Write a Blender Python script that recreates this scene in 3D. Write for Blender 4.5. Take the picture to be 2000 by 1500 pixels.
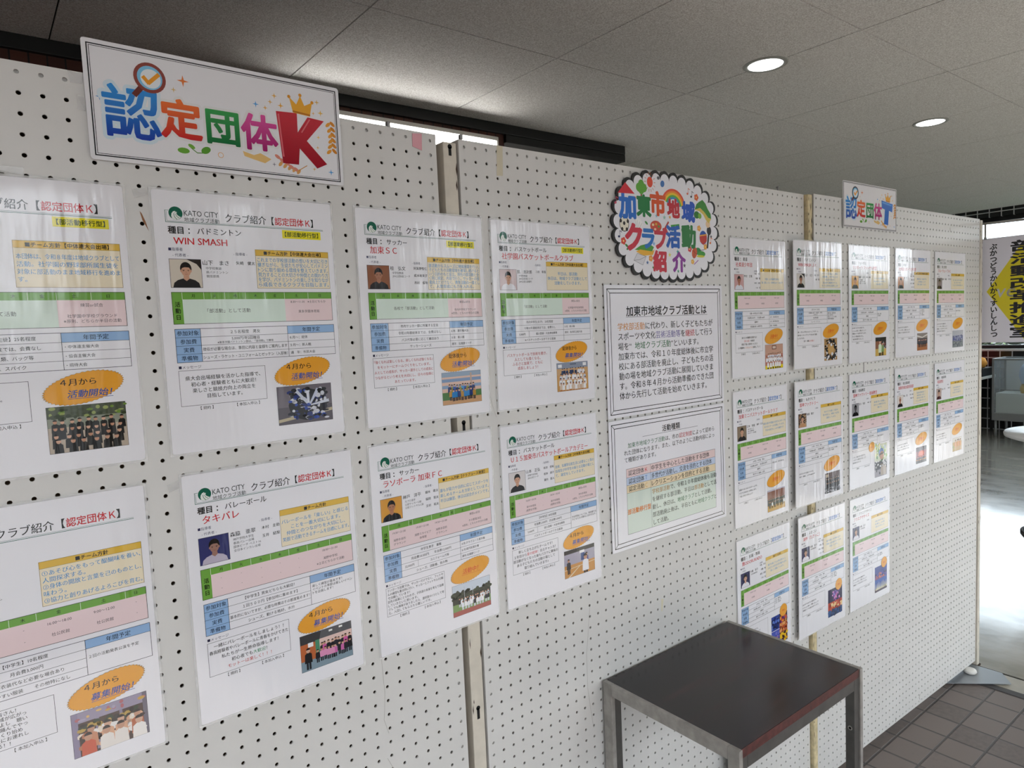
import bpy, math, random
from mathutils import Matrix, Vector, Euler

S = bpy.context.scene
for o in list(bpy.data.objects):
    bpy.data.objects.remove(o)
COL = S.collection
ZR = 1.815                      # height of the top row of board holes above the floor

# ------------------------------------------------------------------ camera
cd = bpy.data.cameras.new('camera')
cam = bpy.data.objects.new('camera', cd)
COL.objects.link(cam)
cd.sensor_fit = 'HORIZONTAL'
cd.sensor_width = 36.0
cd.lens = 1348.85 * 36 / 2000
cd.clip_start = 0.02
cd.clip_end = 200
right, down, fwd = Vector((0.785982, -0.616617, -0.044901)), Vector((-0.083468, -0.033871, -0.995935)), Vector((0.612590, 0.786534, -0.078090))
cm = Matrix.Identity(4)
for i in range(3):
    cm[i][0], cm[i][1], cm[i][2] = right[i], -down[i], -fwd[i]
cam.matrix_world = Matrix.Translation(Vector((-0.747079, -1.070824, -0.339845)) + Vector((0, 0, ZR))) @ cm
S.camera = cam

# ------------------------------------------------------------------ exposure and daylight
S.view_settings.view_transform = 'Standard'
S.view_settings.look = 'None'
S.view_settings.gamma = 1
S.view_settings.use_curve_mapping = False
S.view_settings.exposure = -0.40
S.cycles.max_bounces = 8
S.cycles.diffuse_bounces = 5
S.cycles.glossy_bounces = 4
S.cycles.transparent_max_bounces = 8
S.cycles.caustics_reflective = False
S.cycles.caustics_refractive = False
S.cycles.sample_clamp_indirect = 6

W = bpy.data.worlds.new('sky')
S.world = W
W.use_nodes = True
nt = W.node_tree
nt.nodes.clear()
wo = nt.nodes.new('ShaderNodeOutputWorld')
bg = nt.nodes.new('ShaderNodeBackground')
tc = nt.nodes.new('ShaderNodeTexCoord')
sx = nt.nodes.new('ShaderNodeSeparateXYZ')
rp = nt.nodes.new('ShaderNodeValToRGB')
mp = nt.nodes.new('ShaderNodeMapRange')
mp.inputs[1].default_value = -1
mp.inputs[2].default_value = 1
nt.links.new(tc.outputs['Generated'], sx.inputs[0])
nt.links.new(sx.outputs[2], mp.inputs[0])
nt.links.new(mp.outputs[0], rp.inputs[0])
rp.color_ramp.elements[0].position = 0.0
rp.color_ramp.elements[0].color = (0.08, 0.08, 0.08, 1)
rp.color_ramp.elements[1].position = 1.0
rp.color_ramp.elements[1].color = (0.86, 0.94, 1.0, 1)
e = rp.color_ramp.elements.new(0.49); e.color = (0.12, 0.12, 0.12, 1)
e = rp.color_ramp.elements.new(0.51); e.color = (0.88, 0.94, 1.0, 1)
nt.links.new(rp.outputs[0], bg.inputs[0])
bg.inputs[1].default_value = 8.0
nt.links.new(bg.outputs[0], wo.inputs[0])


def portal(name, loc, rot, sx_, sy_):
    l = bpy.data.lights.new(name, 'AREA')
    l.shape = 'RECTANGLE'
    l.size, l.size_y = sx_, sy_
    l.cycles.is_portal = True
    o = bpy.data.objects.new(name, l)
    o.location = loc
    o.rotation_euler = rot
    COL.objects.link(o)
    return o


sl = bpy.data.lights.new('sun', 'SUN')
sl.energy = 42.0
sl.angle = math.radians(6)
sl.color = (1.0, 0.985, 0.97)
sun = bpy.data.objects.new('sun', sl)
sun.rotation_euler = (math.radians(48), 0, math.radians(-14))
COL.objects.link(sun)

YW = -3.0                       # the window wall behind the photographer
XE = 9.05                       # the far end wall
portal('daylight_front', (2.0, YW, 1.1), (math.radians(90), 0, 0), 13.8, 2.05)
portal('daylight_end', (XE, -0.9, 1.77), (0, math.radians(90), 0), 1.6, 6.2)

# ------------------------------------------------------------------ materials
MATS = {}


def lin(c):
    if isinstance(c, str):
        c = tuple(int(c[i:i + 2], 16) / 255 for i in (0, 2, 4))
    return tuple((v / 12.92 if v <= 0.04045 else ((v + 0.055) / 1.055) ** 2.4) for v in c)


def new_mat(name):
    m = bpy.data.materials.new(name)
    m.use_nodes = True
    n = m.node_tree
    return m, n, n.nodes['Principled BSDF']


def plain(name, col, rough=0.6, metal=0.0, spec=0.5, noise=0.0, nscale=30, bump=0.0, bscale=200, coat=0.0):
    if name in MATS:
        return MATS[name]
    m, n, b = new_mat(name)
    c = lin(col)
    b.inputs['Base Color'].default_value = (*c, 1)
    b.inputs['Roughness'].default_value = rough
    b.inputs['Metallic'].default_value = metal
    b.inputs['Specular IOR Level'].default_value = spec
    b.inputs['Coat Weight'].default_value = coat
    b.inputs['Coat Roughness'].default_value = 0.1
    if noise or bump:
        g = n.nodes.new('ShaderNodeNewGeometry')
    if noise:
        t = n.nodes.new('ShaderNodeTexNoise')
        t.inputs['Scale'].default_value = nscale
        t.inputs['Detail'].default_value = 5
        n.links.new(g.outputs['Position'], t.inputs['Vector'])
        r = n.nodes.new('ShaderNodeValToRGB')
        r.color_ramp.elements[0].position = 0.3
        r.color_ramp.elements[1].position = 0.7
        r.color_ramp.elements[0].color = (*[max(0, v * (1 - noise)) for v in c], 1)
        r.color_ramp.elements[1].color = (*[min(1, v * (1 + noise)) for v in c], 1)
        n.links.new(t.outputs['Fac'], r.inputs[0])
        n.links.new(r.outputs[0], b.inputs['Base Color'])
    if bump:
        t2 = n.nodes.new('ShaderNodeTexNoise')
        t2.inputs['Scale'].default_value = bscale
        t2.inputs['Detail'].default_value = 4
        n.links.new(g.outputs['Position'], t2.inputs['Vector'])
        bp_ = n.nodes.new('ShaderNodeBump')
        bp_.inputs['Strength'].default_value = bump
        bp_.inputs['Distance'].default_value = 0.002
        n.links.new(t2.outputs['Fac'], bp_.inputs['Height'])
        n.links.new(bp_.outputs[0], b.inputs['Normal'])
    MATS[name] = m
    return m


def film_bump(n, b, amp=0.5):
    """soft waves of a laminating film, so that reflections wobble"""
    g = n.nodes.new('ShaderNodeNewGeometry')
    mpn = n.nodes.new('ShaderNodeMapping')
    mpn.inputs['Scale'].default_value = (48, 48, 7)
    t = n.nodes.new('ShaderNodeTexNoise')
    t.inputs['Scale'].default_value = 1.0
    t.inputs['Detail'].default_value = 2.0
    bb = n.nodes.new('ShaderNodeBump')
    bb.inputs['Strength'].default_value = amp
    bb.inputs['Distance'].default_value = 0.0015
    n.links.new(g.outputs['Position'], mpn.inputs['Vector'])
    n.links.new(mpn.outputs[0], t.inputs['Vector'])
    n.links.new(t.outputs['Fac'], bb.inputs['Height'])
    n.links.new(bb.outputs[0], b.inputs['Normal'])


def ink(col, gloss=0.07):
    key = 'print %s %.2f' % (col, gloss)
    if key in MATS:
        return MATS[key]
    m, n, b = new_mat(key)
    b.inputs['Base Color'].default_value = (*lin(col), 1)
    b.inputs['Roughness'].default_value = gloss
    b.inputs['Specular IOR Level'].default_value = 0.5
    if gloss < 0.4:
        film_bump(n, b)
    MATS[key] = m
    return m


def ink2(top, bot, z0, z1, gloss=0.07):
    """two-colour printed letter: colour runs from TOP to BOT between the sheet heights z0 and z1 (mm below its top)"""
    key = 'print %s to %s %d %d' % (top, bot, z0, z1)
    if key in MATS:
        return MATS[key]
    m, n, b = new_mat(key)
    tcn = n.nodes.new('ShaderNodeTexCoord')
    s = n.nodes.new('ShaderNodeSeparateXYZ')
    mr = n.nodes.new('ShaderNodeMapRange')
    mr.inputs[1].default_value = -z0 / 1000
    mr.inputs[2].default_value = -z1 / 1000
    mx = n.nodes.new('ShaderNodeMix')
    mx.data_type = 'RGBA'
    mx.inputs[6].default_value = (*lin(top), 1)
    mx.inputs[7].default_value = (*lin(bot), 1)
    n.links.new(tcn.outputs['Object'], s.inputs[0])
    n.links.new(s.outputs[2], mr.inputs[0])
    n.links.new(mr.outputs[0], mx.inputs[0])
    n.links.new(mx.outputs[2], b.inputs['Base Color'])
    b.inputs['Roughness'].default_value = gloss
    film_bump(n, b)
    MATS[key] = m
    return m


def glow(name, col, strength):
    if name in MATS:
        return MATS[name]
    m, n, b = new_mat(name)
    b.inputs['Base Color'].default_value = (*lin(col), 1)
    b.inputs['Emission Color'].default_value = (*lin(col), 1)
    b.inputs['Emission Strength'].default_value = strength
    MATS[name] = m
    return m


def clear_mat(name, tint='FFFFFF', alpha=0.8, rough=0.05):
    """thin clear sheet: mostly see-through, with a glossy skin"""
    if name in MATS:
        return MATS[name]
    m, n, b = new_mat(name)
    out = n.nodes['Material Output']
    tr = n.nodes.new('ShaderNodeBsdfTransparent')
    tr.inputs[0].default_value = (*lin(tint), 1)
    b.inputs['Base Color'].default_value = (*lin(tint), 1)
    b.inputs['Roughness'].default_value = rough
    mx = n.nodes.new('ShaderNodeMixShader')
    mx.inputs[0].default_value = alpha
    n.links.new(b.outputs[0], mx.inputs[1])
    n.links.new(tr.outputs[0], mx.inputs[2])
    n.links.new(mx.outputs[0], out.inputs[0])
    MATS[name] = m
    return m


# ------------------------------------------------------------------ mesh helpers
class MB:
    """collects shapes, then becomes ONE mesh object"""

    def __init__(self):
        self.v, self.f, self.m, self.mats, self.sm = [], [], [], [], []

    def mi(self, mat):
        if mat not in self.mats:
            self.mats.append(mat)
        return self.mats.index(mat)

    def add(self, vs, fs, mat, smooth=False):
        b = len(self.v)
        self.v += [tuple(p) for p in vs]
        k = self.mi(mat)
        for f in fs:
            self.f.append([b + i for i in f])
            self.m.append(k)
            self.sm.append(smooth)

    def box(self, x0, y0, z0, x1, y1, z1, mat):
        x0, x1 = min(x0, x1), max(x0, x1)
        y0, y1 = min(y0, y1), max(y0, y1)
        z0, z1 = min(z0, z1), max(z0, z1)
        v = [(x0, y0, z0), (x1, y0, z0), (x1, y1, z0), (x0, y1, z0), (x0, y0, z1), (x1, y0, z1), (x1, y1, z1), (x0, y1, z1)]
        self.add(v, [(0, 3, 2, 1), (4, 5, 6, 7), (0, 1, 5, 4), (1, 2, 6, 5), (2, 3, 7, 6), (3, 0, 4, 7)], mat)

    def cyl(self, c, r, h, mat, axis='z', n=32, r2=None):
        r2 = r if r2 is None else r2
        vs = []
        for k in range(2):
            rr = (r, r2)[k]
            for i in range(n):
                a = 2 * math.pi * i / n
                p = (rr * math.cos(a), rr * math.sin(a), h * k)
                if axis == 'x':
                    p = (p[2], p[0], p[1])
                elif axis == 'y':
                    p = (p[1], p[2], p[0])
                vs.append((c[0] + p[0], c[1] + p[1], c[2] + p[2]))
        b = len(self.v)
        self.add(vs, [(i, (i + 1) % n, n + (i + 1) % n, n + i) for i in range(n)], mat, True)
        self.add([], [], mat)
        k = self.mi(mat)
        for f in ([b + i for i in range(n - 1, -1, -1)], [b + n + i for i in range(n)]):
            self.f.append(f); self.m.append(k); self.sm.append(False)

    def lathe(self, c, prof, mat, n=48):
        vs = []
        for r, z in prof:
            for i in range(n):
                a = 2 * math.pi * i / n
                vs.append((c[0] + r * math.cos(a), c[1] + r * math.sin(a), c[2] + z))
        fs = []
        for k in range(len(prof) - 1):
            for i in range(n):
                fs.append((k * n + i, k * n + (i + 1) % n, (k + 1) * n + (i + 1) % n, (k + 1) * n + i))
        self.add(vs, fs, mat, True)

    def tube(self, pts, r, mat, n=8):
        pts = [Vector(p) for p in pts]
        vs = []
        for i, p in enumerate(pts):
            d = (pts[min(i + 1, len(pts) - 1)] - pts[max(i - 1, 0)]).normalized()
            u = d.cross(Vector((0.31, 0.17, 0.93))).normalized()
            w = d.cross(u)
            for k in range(n):
                a = 2 * math.pi * k / n
                vs.append(p + u * (r * math.cos(a)) + w * (r * math.sin(a)))
        fs = []
        for i in range(len(pts) - 1):
            for k in range(n):
                fs.append((i * n + k, i * n + (k + 1) % n, (i + 1) * n + (k + 1) % n, (i + 1) * n + k))
        fs.append(tuple(range(n - 1, -1, -1)))
        fs.append(tuple((len(pts) - 1) * n + k for k in range(n)))
        self.add(vs, fs, mat, True)

    def build(self, name, parent=None, bevel=0.0):
        me = bpy.data.meshes.new(name)
        me.from_pydata(self.v, [], self.f)
        for m in self.mats:
            me.materials.append(m)
        me.polygons.foreach_set('material_index', self.m)
        me.polygons.foreach_set('use_smooth', self.sm)
        me.update()
        o = bpy.data.objects.new(name, me)
        COL.objects.link(o)
        if parent is not None:
            o.parent = parent
        if bevel:
            bv = o.modifiers.new('bevel', 'BEVEL')
            bv.width = bevel
            bv.segments = 2
            bv.limit_method = 'ANGLE'
        return o


def tag(o, label, cat, group=None, kind=None):
    o['label'] = label
    o['category'] = cat
    if group:
        o['group'] = group
    if kind:
        o['kind'] = kind
    return o


def thing(name, label, cat, loc=(0, 0, 0), rot=(0, 0, 0), group=None):
    o = bpy.data.objects.new(name, None)
    o.empty_display_size = 0.1
    COL.objects.link(o)
    o.location = loc
    o.rotation_euler = rot
    return tag(o, label, cat, group)


def struct(mb, name, label, cat, bevel=0.0):
    o = mb.build(name, None, bevel)
    return tag(o, label, cat, None, 'structure')


# ------------------------------------------------------------------ printed sheets
TEXT = {}


def glyphs(s, bold=0.0, res=2):
    """outline letters as triangles for size 1; BOLD thickens the strokes by laying shifted copies over each other"""
    k = (s, bold, res)
    if k not in TEXT and bold:
        vs, fs = glyphs(s, 0.0, res)
        n = 2 if bold < .015 else (4 if bold < .018 else 20)
        ov, of = [], []
        for i in range(n):
            a = 2 * math.pi * i / n
            b = len(ov)
            ov += [(x + bold * math.cos(a), y + bold * math.sin(a), i) for x, y, k_ in vs]
            of += [tuple(b + j for j in f) for f in fs]
        TEXT[k] = (ov, of)
    if k not in TEXT:
        c = bpy.data.curves.new('lettering', 'FONT')
        c.body = s
        c.size = 1
        c.resolution_u = res
        o = bpy.data.objects.new('lettering', c)
        me = bpy.data.meshes.new_from_object(o)
        vs = [(v.co.x, v.co.y, 0) for v in me.vertices]
        fs = [tuple(p.vertices) for p in me.polygons]
        bpy.data.meshes.remove(me)
        bpy.data.objects.remove(o)
        bpy.data.curves.remove(c)
        TEXT[k] = (vs, fs)
    return TEXT[k]


LAYER = 0.000035


class Sheet:
    """a flat printed thing: x to the right and y downwards in mm from its top left corner, front face towards -Y"""

    def __init__(self, root, front=0.0, gloss=0.07, res=2):
        self.root, self.front, self.gloss, self.res = root, front, gloss, res
        self.parts, self.order, self.lay, self.cur, self.kk = {}, [], 3, None, 0

    def part(self, name, base=4):
        self.lay = base
        key = (name, len(self.order))
        self.parts[key] = MB()
        self.order.append(key)
        self.cur = self.parts[key]
        return self

    def up(self):
        self.lay += 1

    def P(self, x, y, k=0):
        return (x / 1000, self.front - self.lay * LAYER - k * 0.0000015, -y / 1000)

    def mat(self, col):
        return ink(col, self.gloss) if isinstance(col, str) else col

    def poly(self, pts, col):
        self.kk = (self.kk + 1) % 12
        ar = sum(pts[i][0] * pts[(i + 1) % len(pts)][1] - pts[(i + 1) % len(pts)][0] * pts[i][1] for i in range(len(pts)))
        if ar > 0:
            pts = pts[::-1]          # face towards -Y
        self.cur.add([self.P(p[0], p[1], self.kk) for p in pts], [tuple(range(len(pts)))], self.mat(col))

    def rect(self, x0, y0, x1, y1, col):
        self.poly([(x0, y0), (x0, y1), (x1, y1), (x1, y0)], col)

    def frame(self, x0, y0, x1, y1, w, col):
        h = w / 2
        self.rect(x0 - h, y0 - h, x1 + h, y0 + h, col)
        self.rect(x0 - h, y1 - h, x1 + h, y1 + h, col)
        self.rect(x0 - h, y0 + h, x0 + h, y1 - h, col)
        self.rect(x1 - h, y0 + h, x1 + h, y1 - h, col)

    def line(self, pts, w, col):
        for (ax, ay), (bx, by) in zip(pts[:-1], pts[1:]):
            d = math.hypot(bx - ax, by - ay) or 1
            nx, ny = -(by - ay) / d * w / 2, (bx - ax) / d * w / 2
            ex, ey = (bx - ax) / d * w * 0.25, (by - ay) / d * w * 0.25
            self.poly([(ax + nx - ex, ay + ny - ey), (bx + nx + ex, by + ny + ey), (bx - nx + ex, by - ny + ey), (ax - nx - ex, ay - ny - ey)], col)

    def ell(self, cx, cy, rx, ry, col, n=20, rot=0.0, a0=0, a1=360):
        pts = []
        full = a1 - a0 >= 360
        for i in range(n if full else n + 1):
            a = math.radians(a0 + (a1 - a0) * i / n)
            x, y = rx * math.cos(a), ry * math.sin(a)
            pts.append((cx + x * math.cos(rot) - y * math.sin(rot), cy + x * math.sin(rot) + y * math.cos(rot)))
        self.poly(pts, col)

    def ring(self, cx, cy, r0, r1, col, a0=0, a1=360, n=28, sy=1.0, rot=0.0):
        for i in range(n):
            q = []
            for a, r in ((i, r0), (i + 1, r0), (i + 1, r1), (i, r1)):
                t = math.radians(a0 + (a1 - a0) * a / n)
                x, y = r * math.cos(t), r * math.sin(t) * sy
                q.append((cx + x * math.cos(rot) - y * math.sin(rot), cy + x * math.sin(rot) + y * math.cos(rot)))
            self.poly(q, col)

    def star(self, cx, cy, r, col, n=4, k=0.28, rot=0.0):
        self.poly([(cx + (r if i % 2 == 0 else r * k) * math.sin(rot + math.pi * i / n), cy - (r if i % 2 == 0 else r * k) * math.cos(rot + math.pi * i / n)) for i in range(2 * n)], col)

    def text(self, s, x, y, size, col='1A1A1C', al='l', bold=0.0, w=None, sx=1.0, slant=0.0, rot=0.0, maxw=None):
        """SIZE: mm of a full-width character; y: its middle; w: squeeze or stretch to that width"""
        if not s.strip():
            return 0
        vs, fs = glyphs(s, bold, self.res)
        if not vs:
            return 0
        x0, x1 = min(p[0] for p in vs), max(p[0] for p in vs)
        if w:
            sx = w / ((x1 - x0) * size)
        wid = (x1 - x0) * size * sx
        if maxw and wid > maxw:
            sx *= maxw / wid
            wid = maxw
        ox = x - x0 * size * sx if al == 'l' else (x - wid / 2 - x0 * size * sx if al == 'c' else x - wid - x0 * size * sx)
        by = y + 0.38 * size
        cr, sr = math.cos(rot), math.sin(rot)
        pv = []
        for px, py, pk in vs:
            xx = ox + px * size * sx + slant * (py - 0.38) * size
            yy = by - py * size
            if rot:
                dx, dy = xx - x, yy - y
                xx, yy = x + dx * cr - dy * sr, y + dx * sr + dy * cr
            pv.append(self.P(xx, yy, pk))
        self.cur.add(pv, fs, self.mat(col))
        return wid

    def runs(self, segs, x, y, size, al='l', bold=0.0, total=None):
        """one line of differently coloured pieces: [(text, colour), ...]"""
        full = ''.join(s for s, c in segs)
        n = lambda t: sum(1.0 if ord(ch) > 0x2000 else 0.62 for ch in t)
        k = (total / (n(full) * size)) if total else 1.0
        if al == 'c':
            x -= n(full) * size * k / 2
        for s, c in segs:
            vs, fs = glyphs(s, bold, self.res)
            if vs and s.strip():
                by = y + 0.38 * size
                self.cur.add([self.P(x + px * size * k, by - py * size, pk) for px, py, pk in vs], fs, self.mat(c))
            x += n(s) * size * k

    def finish(self):
        done = {}
        for name, lay in self.order:
            mb = self.parts[(name, lay)]
            if not mb.f:
                continue
            if name in done:
                d = done[name]
                b = len(d.v)
                d.v += mb.v
                for f, m, s in zip(mb.f, mb.m, mb.sm):
                    d.f.append([b + i for i in f])
                    d.m.append(d.mi(mb.mats[m]))
                    d.sm.append(s)
            else:
                done[name] = mb
        return {k: v.build(k.split('#')[0], self.root) for k, v in done.items()}


def slab(root, w, h, t, mat, name='paper_sheet', r=3.0, front=0.0, back=None):
    """sheet of w x h mm with rounded corners, front face at y=front, t mm thick"""
    pts = []
    for cx, cy, a0 in ((w - r, r, -90), (w - r, h - r, 0), (r, h - r, 90), (r, r, 180)):
        for i in range(5):
            a = math.radians(a0 + 90 * i / 4)
            pts.append((cx + r * math.cos(a), cy + r * math.sin(a)))
    n = len(pts)
    mb = MB()
    vs = [(x / 1000, front, -y / 1000) for x, y in pts] + [(x / 1000, front + t / 1000, -y / 1000) for x, y in pts]
    mb.add(vs, [tuple(range(n)), tuple(range(2 * n - 1, n - 1, -1))] + [(i, n + i, n + (i + 1) % n, (i + 1) % n) for i in range(n)], mat)
    return mb.build(name, root)

# ------------------------------------------------------------------ board positions
def frame_of(k):
    if k == 2:
        return Vector((0, 0, ZR)), Euler((0, 0, 0))
    o, a = {1: ((-0.687133, -0.024415, 0.000845), (-0.001268, -0.000105, 0.035484)), 3: ((1.229243, -0.014660, 0.002341), (0.001524, 0.002965, -0.027369))}[k]
    return Vector((o[0], o[1], o[2] + ZR)), Matrix.Rotation(Vector(a).length, 3, Vector(a)).to_euler()


def on_board(k, u, v, out=0.003):
    """world point U m to the right of the board's first hole column, V m above its first hole row, OUT m in front of it"""
    o, e = frame_of(k)
    return o + e.to_matrix() @ Vector((u, -out, v)), e


# ------------------------------------------------------------------ printed photographs
HAIR, SKIN = '1E1A1A', 'C79A80'


def portrait(p, x0, y0, x1, y1, bg, shirt, hair=HAIR, skin=SKIN, extra=None, longhair=False):
    w, h = x1 - x0, y1 - y0
    X = lambda f: x0 + f * w
    Y = lambda f: y0 + f * h
    p.rect(x0, y0, x1, y1, bg)
    if extra == 'beam':
        p.up(); p.poly([(X(.55), y0), (x1, y0), (x1, Y(.36)), (X(.86), Y(.16))], '2A2422')
    if extra == 'tiles':
        p.up()
        rr = random.Random(5)
        for i in range(9):
            for j in range(12):
                if rr.random() < .55:
                    p.rect(X(i / 9), Y(j / 12), X((i + .8) / 9), Y((j + .7) / 12), rr.choice(['1E1A18', 'B98A62', 'D9C3A0', '6A4A38']))
    if extra == 'sky':
        p.up()
        rr = random.Random(9)
        for i in range(14):
            p.ell(X(rr.random()), Y(rr.random() * .7), w * .015, h * .012, '9FA6C4', 6)
    if longhair:
        p.up(); p.ell(X(.5), Y(.40), w * .21, h * .27, hair, 20)
    p.up()
    p.poly([(X(.06), y1), (X(.10), Y(.84)), (X(.22), Y(.74)), (X(.40), Y(.68)), (X(.60), Y(.68)), (X(.78), Y(.74)), (X(.90), Y(.84)), (X(.94), y1)], shirt)
    p.up(); p.poly([(X(.42), Y(.55)), (X(.58), Y(.55)), (X(.60), Y(.69)), (X(.50), Y(.77)), (X(.40), Y(.69))], skin)
    p.up(); p.ell(X(.5), Y(.33), w * .185, h * .235, hair, 22)
    p.up(); p.ell(X(.5), Y(.41), w * .155, h * .20, skin, 22); p.ell(X(.34), Y(.42), w * .025, h * .04, skin, 8); p.ell(X(.66), Y(.42), w * .025, h * .04, skin, 8)
    p.up(); p.poly([(X(.34), Y(.38)), (X(.35), Y(.24)), (X(.50), Y(.17)), (X(.65), Y(.24)), (X(.66), Y(.38)), (X(.60), Y(.29)), (X(.46), Y(.28)), (X(.38), Y(.31))], hair)
    for s in (-1, 1):
        p.rect(X(.5 + s * .075 - .035), Y(.375), X(.5 + s * .075 + .035), Y(.385), '2B2220')
        p.ell(X(.5 + s * .075), Y(.405), w * .022, h * .012, '241C1A', 8)
    p.poly([(X(.5), Y(.42)), (X(.485), Y(.475)), (X(.52), Y(.475))], 'A87860')
    p.rect(X(.455), Y(.525), X(.545), Y(.537), '8E4A42')


def crowd(p, x0, y0, x1, y1, spec, seed=1):
    """printed group photograph: bands of background, then rows of people"""
    rr = random.Random(seed)
    w, h = x1 - x0, y1 - y0
    X = lambda f: x0 + max(0, min(1, f)) * w
    Y = lambda f: y0 + max(0, min(1, f)) * h
    for a, b, c in spec.get('bands', []):
        p.rect(x0, Y(a), x1, Y(b), c)
    for it in spec.get('shapes', []):
        p.up()
        if it[0] == 'r':
            p.rect(X(it[1]), Y(it[2]), X(it[3]), Y(it[4]), it[5])
        elif it[0] == 'e':
            p.ell(X(it[1]), Y(it[2]), it[3] * w, it[4] * h, it[5], 18)
        elif it[0] == 'p':
            p.poly([(X(a), Y(b)) for a, b in it[1]], it[2])
        elif it[0] == 'n':      # scattered blobs
            for i in range(it[6]):
                p.ell(X(it[1] + rr.random() * (it[3] - it[1])), Y(it[2] + rr.random() * (it[4] - it[2])), w * it[7] * (.6 + rr.random()), h * it[7] * (.6 + rr.random()), rr.choice(it[5]), 7)
    for yf, n, s, shirts, legs, fa, fb in spec.get('rows', []):
        for k in range(3):
            p.up()
            for i in range(n):
                r2 = random.Random(seed * 991 + i * 31 + int(yf * 1000))
                cx = fa + (fb - fa) * (i + .5 + (r2.random() - .5) * .35) / n
                cy = yf + (r2.random() - .5) * .03
                hw = s * w * .5
                hh = s * w * .95
                if k == 0:
                    c = r2.choice(shirts)
                    yb = min(y1, Y(cy) + hh * 1.25)
                    p.poly([(max(x0, X(cx) - hw * .9), yb), (max(x0, X(cx) - hw * .8), Y(cy) + hh * .18), (X(cx) - hw * .3, Y(cy)), (X(cx) + hw * .3, Y(cy)), (min(x1, X(cx) + hw * .8), Y(cy) + hh * .18), (min(x1, X(cx) + hw * .9), yb)], c)
                    if legs:
                        yl = min(y1, yb + hh * .8)
                        p.rect(max(x0, X(cx) - hw * .55), yb, X(cx) - hw * .08, yl, legs)
                        p.rect(X(cx) + hw * .08, yb, min(x1, X(cx) + hw * .55), yl, legs)
                elif k == 1:
                    p.ell(X(cx), Y(cy) - hh * .25, hw * .48, hh * .30, r2.choice(['D0A68E', 'C4967C', 'B98A70']), 10)
                else:
                    p.ell(X(cx), Y(cy) - hh * .30, hw * .50, hh * .28, r2.choice([HAIR, '2A2220', '17151A']), 10, 0, 190, 350)
    p.up()


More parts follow.
